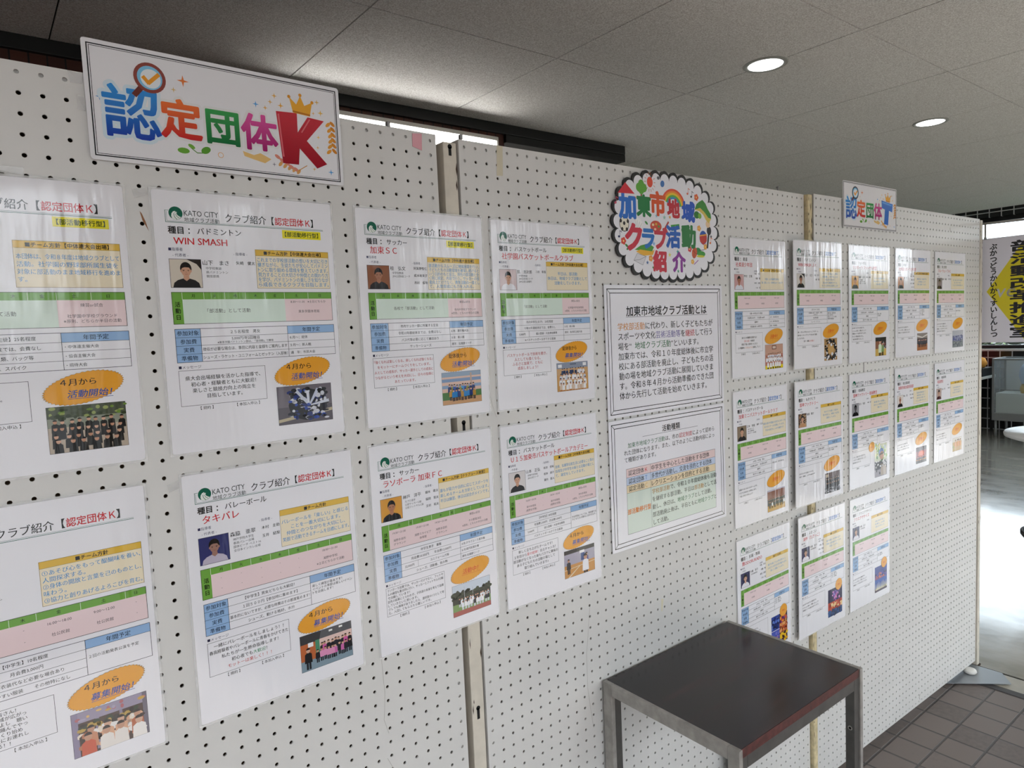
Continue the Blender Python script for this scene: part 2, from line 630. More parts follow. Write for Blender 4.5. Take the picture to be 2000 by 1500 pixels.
PH = {
    'baseball': dict(bands=[(0, .25, '4A5240'), (.25, .45, '8A8F80'), (.45, 1, 'B7A999')], shapes=[('n', 0, .02, 1, .3, ['6B8A3A', '2E3A24', '93A060', '404A38'], 40, .03)],
                     rows=[(.36, 9, .11, ['17181A'], None, .02, .98), (.52, 9, .11, ['17181A', '222326'], None, .02, .98), (.68, 7, .12, ['151618'], None, .04, .96), (.80, 6, .13, ['151618'], 'D8D8DC', .05, .95)]),
    'huddle': dict(bands=[(0, .55, '6E6870'), (.55, 1, '57525A')], shapes=[('p', [(0, .86), (1, .66), (1, .74), (0, .94)], 'B9AE92'), ('e', .55, .52, .36, .42, '14161C'), ('n', .22, .12, .9, .92, ['1F2E6A', '16182A', 'C9CCD6', '2A48A0', '0F1016', '101218'], 120, .045),
                   ('p', [(.52, .5), (.30, .12), (.36, .10), (.57, .48)], 'C4CAD8'), ('p', [(.54, .48), (.52, .06), (.58, .06), (.58, .48)], 'D5DAE6'), ('p', [(.57, .5), (.72, .10), (.78, .13), (.60, .52)], 'BFC6DA'), ('p', [(.6, .52), (.94, .42), (.95, .50), (.6, .56)], 'C9CFDC'), ('e', .30, .12, .05, .05, '1A1A20'), ('e', .55, .10, .05, .05, '15151A'), ('e', .78, .16, .05, .05, '1A1A20')]),
    'school': dict(bands=[(0, .14, '8FA3B8'), (.14, .62, 'D8B8A8'), (.62, .8, '5E7A4A'), (.8, 1, 'C79A6E')], shapes=[('r', 0, .20, 1, .30, '7A94B8'), ('r', 0, .40, 1, .50, '86A0C0'), ('r', .72, .05, .76, .7, 'B9A090'), ('r', 0, .62, .2, .86, '4E7A44'), ('r', .86, .60, 1, .80, '4E7A44')],
                   rows=[(.46, 10, .10, ['2C4FA0', '26386E', '3A8ABF', '8A8A40'], '20222A', .14, .82), (.60, 9, .10, ['2C7FC0', '223A78', 'B58A3A', '2F59B0'], '20222A', .16, .84)]),
    'gymteam': dict(bands=[(0, .20, '8A93A5'), (.20, .42, 'C7A070'), (.42, 1, 'C99A5C')], shapes=[('r', .04, .05, .16, .16, 'E4E6EA'), ('r', .84, .03, .95, .14, 'E4E6EA'), ('r', .42, .04, .62, .08, '5A6478')],
                    rows=[(.26, 9, .09, ['26365A', 'DADCE2', '30426A'], None, .12, .9), (.44, 9, .10, ['E6E0DA', 'E8E8EC', 'C9CEDA'], None, .08, .92), (.62, 8, .11, ['ECECEE', 'DDDDE0'], 'C89A80', .06, .94), (.78, 9, .10, ['EFEFF0', 'D8C4B0'], 'B8703A', .05, .95)]),
    'volley': dict(bands=[(0, .22, '5A5A5E'), (.22, .6, 'E2C4BC'), (.6, 1, '7E93A0')], shapes=[('p', [(0, 0), (.4, 0), (.35, .30), (0, .42)], '3A3A3C'), ('r', 0, .25, .28, .72, 'B86438'), ('r', .28, .22, .36, .62, '4A8A6A'), ('r', .14, .24, .24, .36, 'EDEDEF'), ('r', .55, .05, .62, .1, 'F4F4F0'), ('r', .75, .03, .82, .08, 'F4F4F0')],
                   rows=[(.40, 9, .10, ['1C1C24', '26262E', 'D060A0'], None, .36, .98), (.56, 10, .10, ['22222A', 'C86AA8', '1A1A20', 'D890B8'], '22222A', .28, .98), (.50, 1, .16, ['18181C'], '202026', .08, .24)]),
    'field': dict(bands=[(0, .30, 'C9D4E0'), (.30, .62, '2C3626'), (.62, .85, '7A9A5A'), (.85, 1, 'A85A50')], shapes=[('n', 0, .24, 1, .44, ['232C1E', '3A4630', '2C3626'], 60, .05), ('r', .30, .1, .31, .7, 'B8BCC0'), ('r', .52, .2, .53, .6, 'A8ACB0')],
                  rows=[(.50, 12, .08, ['E8ECF2', 'DCE4F0', '202428', 'F0F0F2'], 'D8DCE4', .14, .98), (.60, 10, .08, ['E6EAF0', 'F2F2F4', '18202A'], 'DCE0E8', .2, .98)]),
    'court': dict(bands=[(0, .14, '3A3A3C'), (.14, .55, 'A9A6B8'), (.55, 1, 'CC9450')], shapes=[('r', 0, 0, .5, .12, '1F2226'), ('r', .5, .12, .66, .22, 'EDEDF0'), ('r', .54, .22, .66, .5, '2C4A86'), ('p', [(.0, .70), (1, .62), (1, .64), (0, .72)], 'E8D8B8'), ('p', [(.1, 1), (.5, .66), (.52, .67), (.16, 1)], 'E8D8B8')],
                  rows=[(.36, 1, .14, ['5A5A90'], '2A2A3A', .66, .84), (.44, 1, .15, ['20262E'], '1A1C22', .04, .22), (.50, 1, .24, ['EDEDF2'], '16181C', .46, .80)]),
    'stage': dict(bands=[(0, .24, '9A92A8'), (.24, 1, '4A3A34')], shapes=[('r', 0, 0, .08, 1, '8E86A0'), ('r', .94, .0, 1, 1, '6E6A78'), ('r', .30, .24, .35, .95, '8A8298'), ('r', .62, .24, .66, .9, '8A8298'), ('n', .05, .04, .95, .18, ['C9A24A', 'B06A70', 'D4B070', 'A8A0B8'], 14, .035), ('n', .1, .3, .92, .45, ['B89A50', '33402E', '2A2624'], 40, .04), ('n', .1, .45, .92, .9, ['D8A888', 'E8E4E0', 'B9785A', 'E4D8C8', '3A2A26'], 70, .055)],
                  rows=[(.52, 4, .20, ['D9A888', 'B86A4A', 'C88A6A'], None, .1, .95), (.66, 4, .22, ['ECE8E4', 'C98A6A', 'E6E0DA', 'C85A40'], None, .08, .96)]),
    'judo': dict(bands=[(0, .4, 'C49A86'), (.4, .86, 'B87868'), (.86, 1, 'E6D21E')], shapes=[('r', .38, .04, .62, .20, '6A3A2A'), ('r', .41, .07, .59, .17, 'D9C4B4')],
                 rows=[(.42, 9, .10, ['E4E4EA', 'D8DCE8'], None, .12, .88), (.56, 11, .10, ['EEEEF2', 'E0E4EE'], None, .03, .97), (.74, 6, .12, ['F0F0F2'], '2A2420', .1, .9)]),
    'ringcircle': dict(bands=[(0, 1, 'B08A58')], shapes=[('e', .5, .5, .26, .2, 'C9A060'), ('n', .15, .05, .85, .3, ['17171B', '26262C', 'E0E0E4', '17171B'], 26, .055), ('n', .05, .3, .25, .9, ['17171B', '1E1E24', 'D8D8DC'], 22, .05), ('n', .75, .3, .97, .9, ['17171B', '22222A', 'D8D8DC'], 22, .05), ('n', .2, .72, .85, .95, ['17171B', '1E1E24', 'E4E4E8'], 26, .055)]),
    'futsal': dict(bands=[(0, .2, '33302C'), (.2, .62, '8A5A3E'), (.62, 1, 'D0AE5A')], shapes=[('r', .62, .2, 1, .6, '4A3430'), ('n', .5, .25, .98, .6, ['2A2A2E', 'B8B4B0', '7A3A2E'], 16, .05)],
                   rows=[(.34, 1, .34, ['D4E4C8'], '1E2022', .25, .72), (.42, 1, .26, ['7A9A5A'], '22242A', .5, .78)]),
    'gymline': dict(bands=[(0, .3, '8A8078'), (.3, .62, '3A2E2A'), (.62, 1, 'A86A3C')], shapes=[('p', [(0, .1), (.5, .22), (1, .06), (1, .14), (.5, .28), (0, .2)], 'D8D4CC')], rows=[(.44, 7, .14, ['16161A', '202024'], '18181C', .08, .92)]),
    'bluewash': dict(bands=[(0, .3, 'B9BCC4'), (.3, .66, '6E7490'), (.66, 1, '7E8488')], shapes=[('n', .1, .3, .9, .6, ['4A5490', '8A90B0', '39406A', 'A8ACC0'], 46, .045), ('n', .05, .6, .95, .95, ['9AA098', '5A6068'], 40, .04)]),
    'hallteam': dict(bands=[(0, .42, '8A5E50'), (.42, .72, '2A3A34'), (.72, 1, 'C0963C')], shapes=[('p', [(0, 0), (1, .0), (1, .04), (0, .05)], 'C8C4D8')], rows=[(.44, 11, .085, ['173A30', '1E2A28', '0F1A18'], None, .03, .97), (.58, 10, .09, ['14322A', '1C2624', 'E0E4E0'], '151A1A', .03, .97)]),
    'workshop': dict(bands=[(0, .25, '5A4440'), (.25, 1, '2E2C2E')], shapes=[('r', .05, .06, .22, .2, 'B9A890'), ('n', .02, .72, .98, .98, ['6A6A70', 'A8A8AE', '3A3A40'], 50, .04)], rows=[(.34, 8, .11, ['16161A', '26262A', '101014'], None, .05, .95), (.54, 7, .12, ['1C1C20', '131316'], None, .04, .96)]),
    'painter': dict(bands=[(0, .52, 'C9D0B8'), (.52, .78, '1A1A1C'), (.78, 1, '8E8A92')], shapes=[('n', 0, 0, 1, .5, ['8FB060', 'DCD890', '5E9A60', 'B8C8D8'], 40, .05), ('r', .5, .62, .95, .98, 'A89A8A'), ('n', .02, .5, .98, .70, ['E8E8EA', '101012', '101012'], 70, .025), ('e', .55, .28, .22, .15, '3A6AA8'), ('e', .58, .36, .17, .13, 'A8785E'), ('p', [(.36, .30), (.78, .26), (.80, .31), (.38, .35)], '241C1C'), ('e', .16, .80, .05, .05, '2A2A30'), ('e', .42, .9, .04, .04, '3A3A42')]),
    'concert': dict(bands=[(0, .25, '241E44'), (.25, .7, '7A2A4A'), (.7, 1, '18141A')], shapes=[('e', .5, .45, .30, .22, 'C2443A'), ('e', .5, .42, .2, .14, 'D85A40'), ('r', .02, .76, .98, .82, 'C9843A')], rows=[(.64, 9, .09, ['22264A', '18183A'], None, .08, .92)]),
    'flute': dict(bands=[(0, .3, 'E2DED8'), (.3, 1, 'C9AE80')], shapes=[('n', 0, .55, .3, .98, ['A8B088', 'C4B890'], 16, .05)], rows=[(.30, 4, .20, ['D9A070', 'D0B090', 'E0A888'], 'C9A890', .24, .96)]),
    'dance4': dict(bands=[(0, .5, '31479A'), (.5, 1, '4A5AB4')], shapes=[('r', .5, 0, 1, .33, '3A2440'), ('r', .5, .33, 1, .66, 'B8643A'), ('r', .5, .66, 1, 1, '4A1E28'), ('n', .05, .05, .45, .4, ['1E2E70', '5A78C8', '16204A'], 30, .05), ('n', .55, .02, .98, .3, ['C0502E', '6A3A7A', 'E8B040', '1E1E3A'], 30, .05), ('n', .55, .36, .98, .62, ['E0A060', 'C85A2A', '8A3A2A'], 30, .05), ('n', .05, .6, .45, .98, ['C86A50', '6A70C8', '3A48A8'], 30, .05), ('n', .55, .7, .98, .98, ['E8C020', '3A1420', 'D8A018'], 26, .06), ('r', 0, .485, .5, .5, 'E8E8EC')]),
    'yosakoi': dict(bands=[(0, .48, '241F48'), (.48, .76, 'B8402C'), (.76, 1, '27406E')], shapes=[('e', .5, .2, .14, .1, '8A7AC0'), ('n', .3, .12, .8, .46, ['6A3A90', 'C060A0', '3A2A70', 'D890C8'], 40, .04), ('n', .02, .5, .98, .74, ['E0A060', 'E8C890', 'C8502E', '8A2A1E'], 30, .06), ('n', .02, .78, .98, .98, ['1C2E54', '3A5A90'], 30, .05)]),
    'hula': dict(bands=[(0, .5, '2E3F8E'), (.5, .86, '2A56A8'), (.86, 1, '4A3A48')], shapes=[('n', .05, .28, .95, .46, ['5A4A9A', 'C87050', '2A2A5A'], 40, .04), ('r', .02, .47, .9, .49, 'C06048')] + [('p', [(.04 + i * .12, .92), (.09 + i * .12, .66 - (i % 3) * .03), (.14 + i * .12, .92)], 'E6E2C4') for i in range(8)]),
}


# ------------------------------------------------------------------ the club posters
GREEN, BLUE, PINK, PALE = '6FA545', '93B5DC', 'E9D3D5', 'D5E6DA'
GOLD, CREAM, ORANGE = 'DDB548', 'EADFC4', 'E7A233'
RED, INKC, SKY = 'C4272F', '1A1A1C', '4E8FC4'


def poster(where, d, label, group, mark, res=2):
    root = thing('club_poster', label, 'poster', where[0], where[1], group)
    paper = ink('E9E9EE')
    slab(root, 261, 366, 0.5, paper)
    film = MB()
    fm = clear_mat('laminating film edge', 'FFFFFF', 0.72, 0.08)
    for a in ((-3, -3, 264, 0), (-3, 366, 264, 369), (-3, 0, 0, 366), (261, 0, 264, 366)):
        film.box(a[0] / 1000, 0.0001, -a[1] / 1000, a[2] / 1000, 0.0004, -a[3] / 1000, fm)
    film.build('film_edge', root)
    p = Sheet(root, 0.0, res=res)
    p.part('emblem')
    p.frame(15.6, 27, 15.8, 43, .5, '2E6A58'); p.line([(15.6, 43), (246, 43)], .7, '2E6A58'); p.line([(17.4, 41.4), (246, 41.4)], .35, '2E6A58'); p.line([(17.4, 28.4), (17.4, 41.4)], .35, '2E6A58'); p.line([(15.6, 27), (20, 27)], .5, '2E6A58')
    p.up(); p.ell(29.3, 30.5, 9.1, 9.1, '14604A', 32)
    p.up()
    p.poly([(24.5, 38.2), (23.4, 34.5), (24, 31), (26, 28.4), (28.4, 27.4), (29.6, 28.6), (31.4, 29), (30.2, 30.4), (31.5, 33), (34.5, 35), (36.2, 35.5), (34.5, 37.5), (31.5, 39.2), (28, 39.4)], 'E6ECE6')
    p.up(); p.line([(27.0, 31), (27.2, 34), (28.6, 37), (30.8, 39)], .7, '14604A'); p.line([(29.2, 31.5), (30.4, 34.6), (33.6, 37)], .6, '14604A'); p.ell(28.6, 29.4, .5, .5, '14604A', 8)
    p.text('KATO CITY', 40, 29, 11, '20302C', w=46.5); p.text('地域クラブ活動', 40, 38.4, 7, '20302C', w=47.5)
    p.part('heading')
    p.text('クラブ紹介【', 96, 32.6, 13.4, INKC, bold=.008, w=72)
    p.text('認定団体' + mark, 169, 32.6, 12.6, RED if mark == 'Ｋ' else '2E74C2', bold=.016, w=56)
    p.text('】', 226, 32.6, 13.4, INKC, bold=.008)
    p.part('title_text')
    p.text('種目 ：', 17.5, 53.5, 11, INKC, bold=.022); p.text(d['sport'], 56, 53.5, 10.4, INKC, bold=.008, maxw=110)
    p.text(d['name'], 23.5, 67.8, d.get('ns', 13.5), RED, bold=.014, maxw=210)
    if d.get('tag'):
        p.part('type_tag')
        p.rect(179.3, 45, 241.6, 57.5, 'E6DC28'); p.up(); p.text('【部活動移行型】', 210.5, 51.2, 8, '30461C', 'c', .02, w=54)
    p.part('leader_text')
    p.text('■指導者', 16.2, 80, 5.2, '3A3A5A', w=18.5); p.text('- 代表者 -', 21, 88, 5, '3A3A5A')
    if d.get('rep'):
        p.text('- 指導者 -', 104, d.get('ly', 84), 4.8, '3A3A5A')
    p.text(d['rep'], 60, 97.6, 7.6, INKC, bold=.008, maxw=40)
    for i, s in enumerate(d.get('cv', [])):
        p.text(s, 64, 105.5 + i * 5.6, 4.4, '2C2C30', maxw=46)
    for i, s in enumerate(d.get('staff', [])):
        p.text(s, 134.5, 97 + i * 12.4 - (0 if len(d['staff']) < 4 else 6), 5.6, INKC, 'r', .012)
    p.part('portrait')
    p.rect(15.6, 93.2, 58, 133.4, '40404A'); p.up()
    portrait(p, 16.2, 93.8, 57.4, 132.8, *d['face'][0], **d['face'][1])
    p.part('policy_box')
    p.rect(136, 85.3, 252, 133.5, CREAM); p.rect(136, 76.4, 252, 85.3, GOLD); p.up(); p.frame(136, 76.4, 252, 133.5, .5, '8A7238'); p.line([(136, 85.3), (252, 85.3)], .4, '8A7238')
    p.text(d.get('ph', '■チーム方針'), 194, 81, 6.4, INKC, 'c', .02, maxw=100)
    pl = d['policy']
    ps = d.get('ps', 7.4)
    pitch = min(9.4, 44 / len(pl))
    y = 109.5 - pitch * (len(pl) - 1) / 2
    for i, s in enumerate(pl):
        if d.get('pal', 'l') == 'c':
            p.text(s, 194, y + i * pitch, ps, SKY, 'c', .012, maxw=112)
        else:
            p.text(s, 138.2, y + i * pitch, ps, SKY, 'l', .012, maxw=112)
    p.part('schedule_table')
    x1 = 253
    p.rect(15.4, 139.6, x1, 149.6, GREEN); p.rect(15.4, 149.6, 29, 184, GREEN)
    cols = d.get('cols', [29, 58, 87, 117, 146, 176, 214, x1])
    if d.get('tag'):
        p.rect(29, 149.6, cols[5], 184, PALE); p.rect(cols[5], 149.6, x1, 184, PINK)
    else:
        p.rect(29, 149.6, x1, 184, PINK)
    p.up(); p.frame(15.4, 139.6, x1, 184, .6, '1F2A1C')
    for c in cols[:-1]:
        p.line([(c, 140), (c, 149.4)], .5, 'E4EEDC')
    for a, b, s in zip(cols[:-1], cols[1:], '月火水木金土日'):
        p.text(s, (a + b) / 2, 144.6, 5.2, '16240E', 'c', .01)
    for i, s in enumerate('活動日'):
        p.text(s, 22.3, 156.5 + i * 9, 7.6, '16240E', 'c', .02)
    for s, x, yy, z in d['sch']:
        p.text(s, x, yy, z, '3A3034', 'c')
    p.part('fee_table')
    fx = 177
    p.rect(15.8, 191, 49.5, 238, BLUE); p.rect(fx, 191, 254, 203, BLUE); p.up()
    p.frame(15.8, 191, 254, 238, .6, '1E2430')
    rows = d.get('frows', [203, 214.8, 226.6])
    for r in rows:
        p.line([(15.8, r), (fx, r)], .45, '1E2430')
    p.line([(fx, 203), (254, 203)], .45, '1E2430')
    if d.get('alines', True):
        for r in (214.8, 226.6):
            p.line([(fx, r), (254, r)], .45, '1E2430')
    p.line([(49.5, 191), (49.5, 238)], .6, '1E2430'); p.line([(fx, 191), (fx, 238)], .6, '1E2430')
    mids = [(a + b) / 2 for a, b in zip([191] + rows, rows + [238])]
    for s, yy in zip(d.get('fl', ['参加対象', '参加費', '実費', '準備物']), mids):
        p.text(s, 32.6, yy, 7.4, '1E2840', 'c', .012, maxw=31)
    p.text('年間予定', 215.5, 197.2, 7.4, '1E2840', 'c', .012)
    for s, yy in zip(d['fee'], mids):
        if '|' in s:
            a, b = s.split('|')
            p.text(a, 66, yy, 5.2, INKC, 'c', maxw=28); p.line([(84, yy - 5.6), (84, yy + 5.6)], .4, '1E2430'); p.text(b, 130, yy, 5.2, INKC, 'c', maxw=88)
        elif '\n' in s:
            for k, q in enumerate(s.split('\n')):
                p.text(q, 113, yy - 2.4 + k * 5.2, 5.2 if k == 0 else 3.8, INKC, 'c', maxw=122)
        else:
            p.text(s, 113, yy, 5.6, INKC, 'c', maxw=124)
    an = d['annual']
    ys = [208.9, 220.7, 232.3] if d.get('alines', True) else [208.5 + 5.6 * i + (6 if len(an) < 3 else 0) for i in range(len(an))]
    for s, yy in zip(an, ys):
        p.text(s, 180, yy, 5.0, INKC, maxw=72)
    p.part('message_box')
    bw = d.get('mbw', 138)
    p.text('■メッセージ', 17, 244.8, 5.2, '2A2A44')
    p.frame(16.4, 249.6, bw, 299.6, .5, '34343C')
    ms = d['msg']
    mz = d.get('mz', 6.4)
    pitch = min(8.8, 46 / len(ms))
    y = 274 - pitch * (len(ms) - 1) / 2
    for i, s in enumerate(ms):
        c = d.get('mc', INKC)
        if isinstance(s, tuple):
            p.runs(list(s), (16.4 + bw) / 2, y + i * pitch, mz, 'c', .006)
        elif d.get('mal', 'c') == 'c':
            p.text(s, (16.4 + bw) / 2, y + i * pitch, mz, c, 'c', .006, maxw=bw - 20)
        else:
            p.text(s, 19, y + i * pitch, mz, c, 'l', .004, maxw=bw - 22)
    p.part('code_caption')
    p.text('【 規約 】', 50.5, 304.2, 5.4, INKC, 'c'); p.part('code_caption#2'); p.text('【 本加入申込 】', 109.5, 304.2, 5.4, INKC, 'c')
    p.part('group_photo')
    g = d.get('pr', (153.6, 284.6, 242, 343.3))
    p.rect(g[0] - .4, g[1] - .4, g[2] + .4, g[3] + .4, '2A2A2E'); p.up()
    crowd(p, *g, PH[d['photo']], seed=len(d['name']) + 3)
    p.part('starburst_badge', p.lay + 1)
    bx, by, rx, ry = d.get('br') or (197, 262, 47, 20)
    rot = -0.20 if rx > 30 else -0.35
    n = 46
    pts = []
    for i in range(2 * n):
        a = math.pi * i / n
        k = 1.0 if i % 2 == 0 else 0.95
        x, yv = rx * k * math.cos(a), ry * k * math.sin(a)
        pts.append((bx + x * math.cos(rot) - yv * math.sin(rot), by + x * math.sin(rot) + yv * math.cos(rot)))
    p.poly(pts, ORANGE); p.up(); p.line(pts + [pts[0]], .35, '9A6A1C')
    if len(d['badge']) == 2:
        p.text(d['badge'][0], 171, 254.2, 9.6, INKC, bold=.014, w=40); p.text(d['badge'][1], 178, 269.4, 10.4, '27509C', bold=.016, slant=.22, w=50); p.line([(178, 275.6), (229, 275.6)], .6, '27509C')
    else:
        z = 11 * rx / 47
        p.text(d['badge'][0], bx, by, z, 'D0431F', 'c', bold=.012, slant=.2)
        p.line([(bx - z * 1.9, by + z * .62), (bx + z * 2.1, by + z * .62)], .5, 'D0431F')
    return root, p.finish()

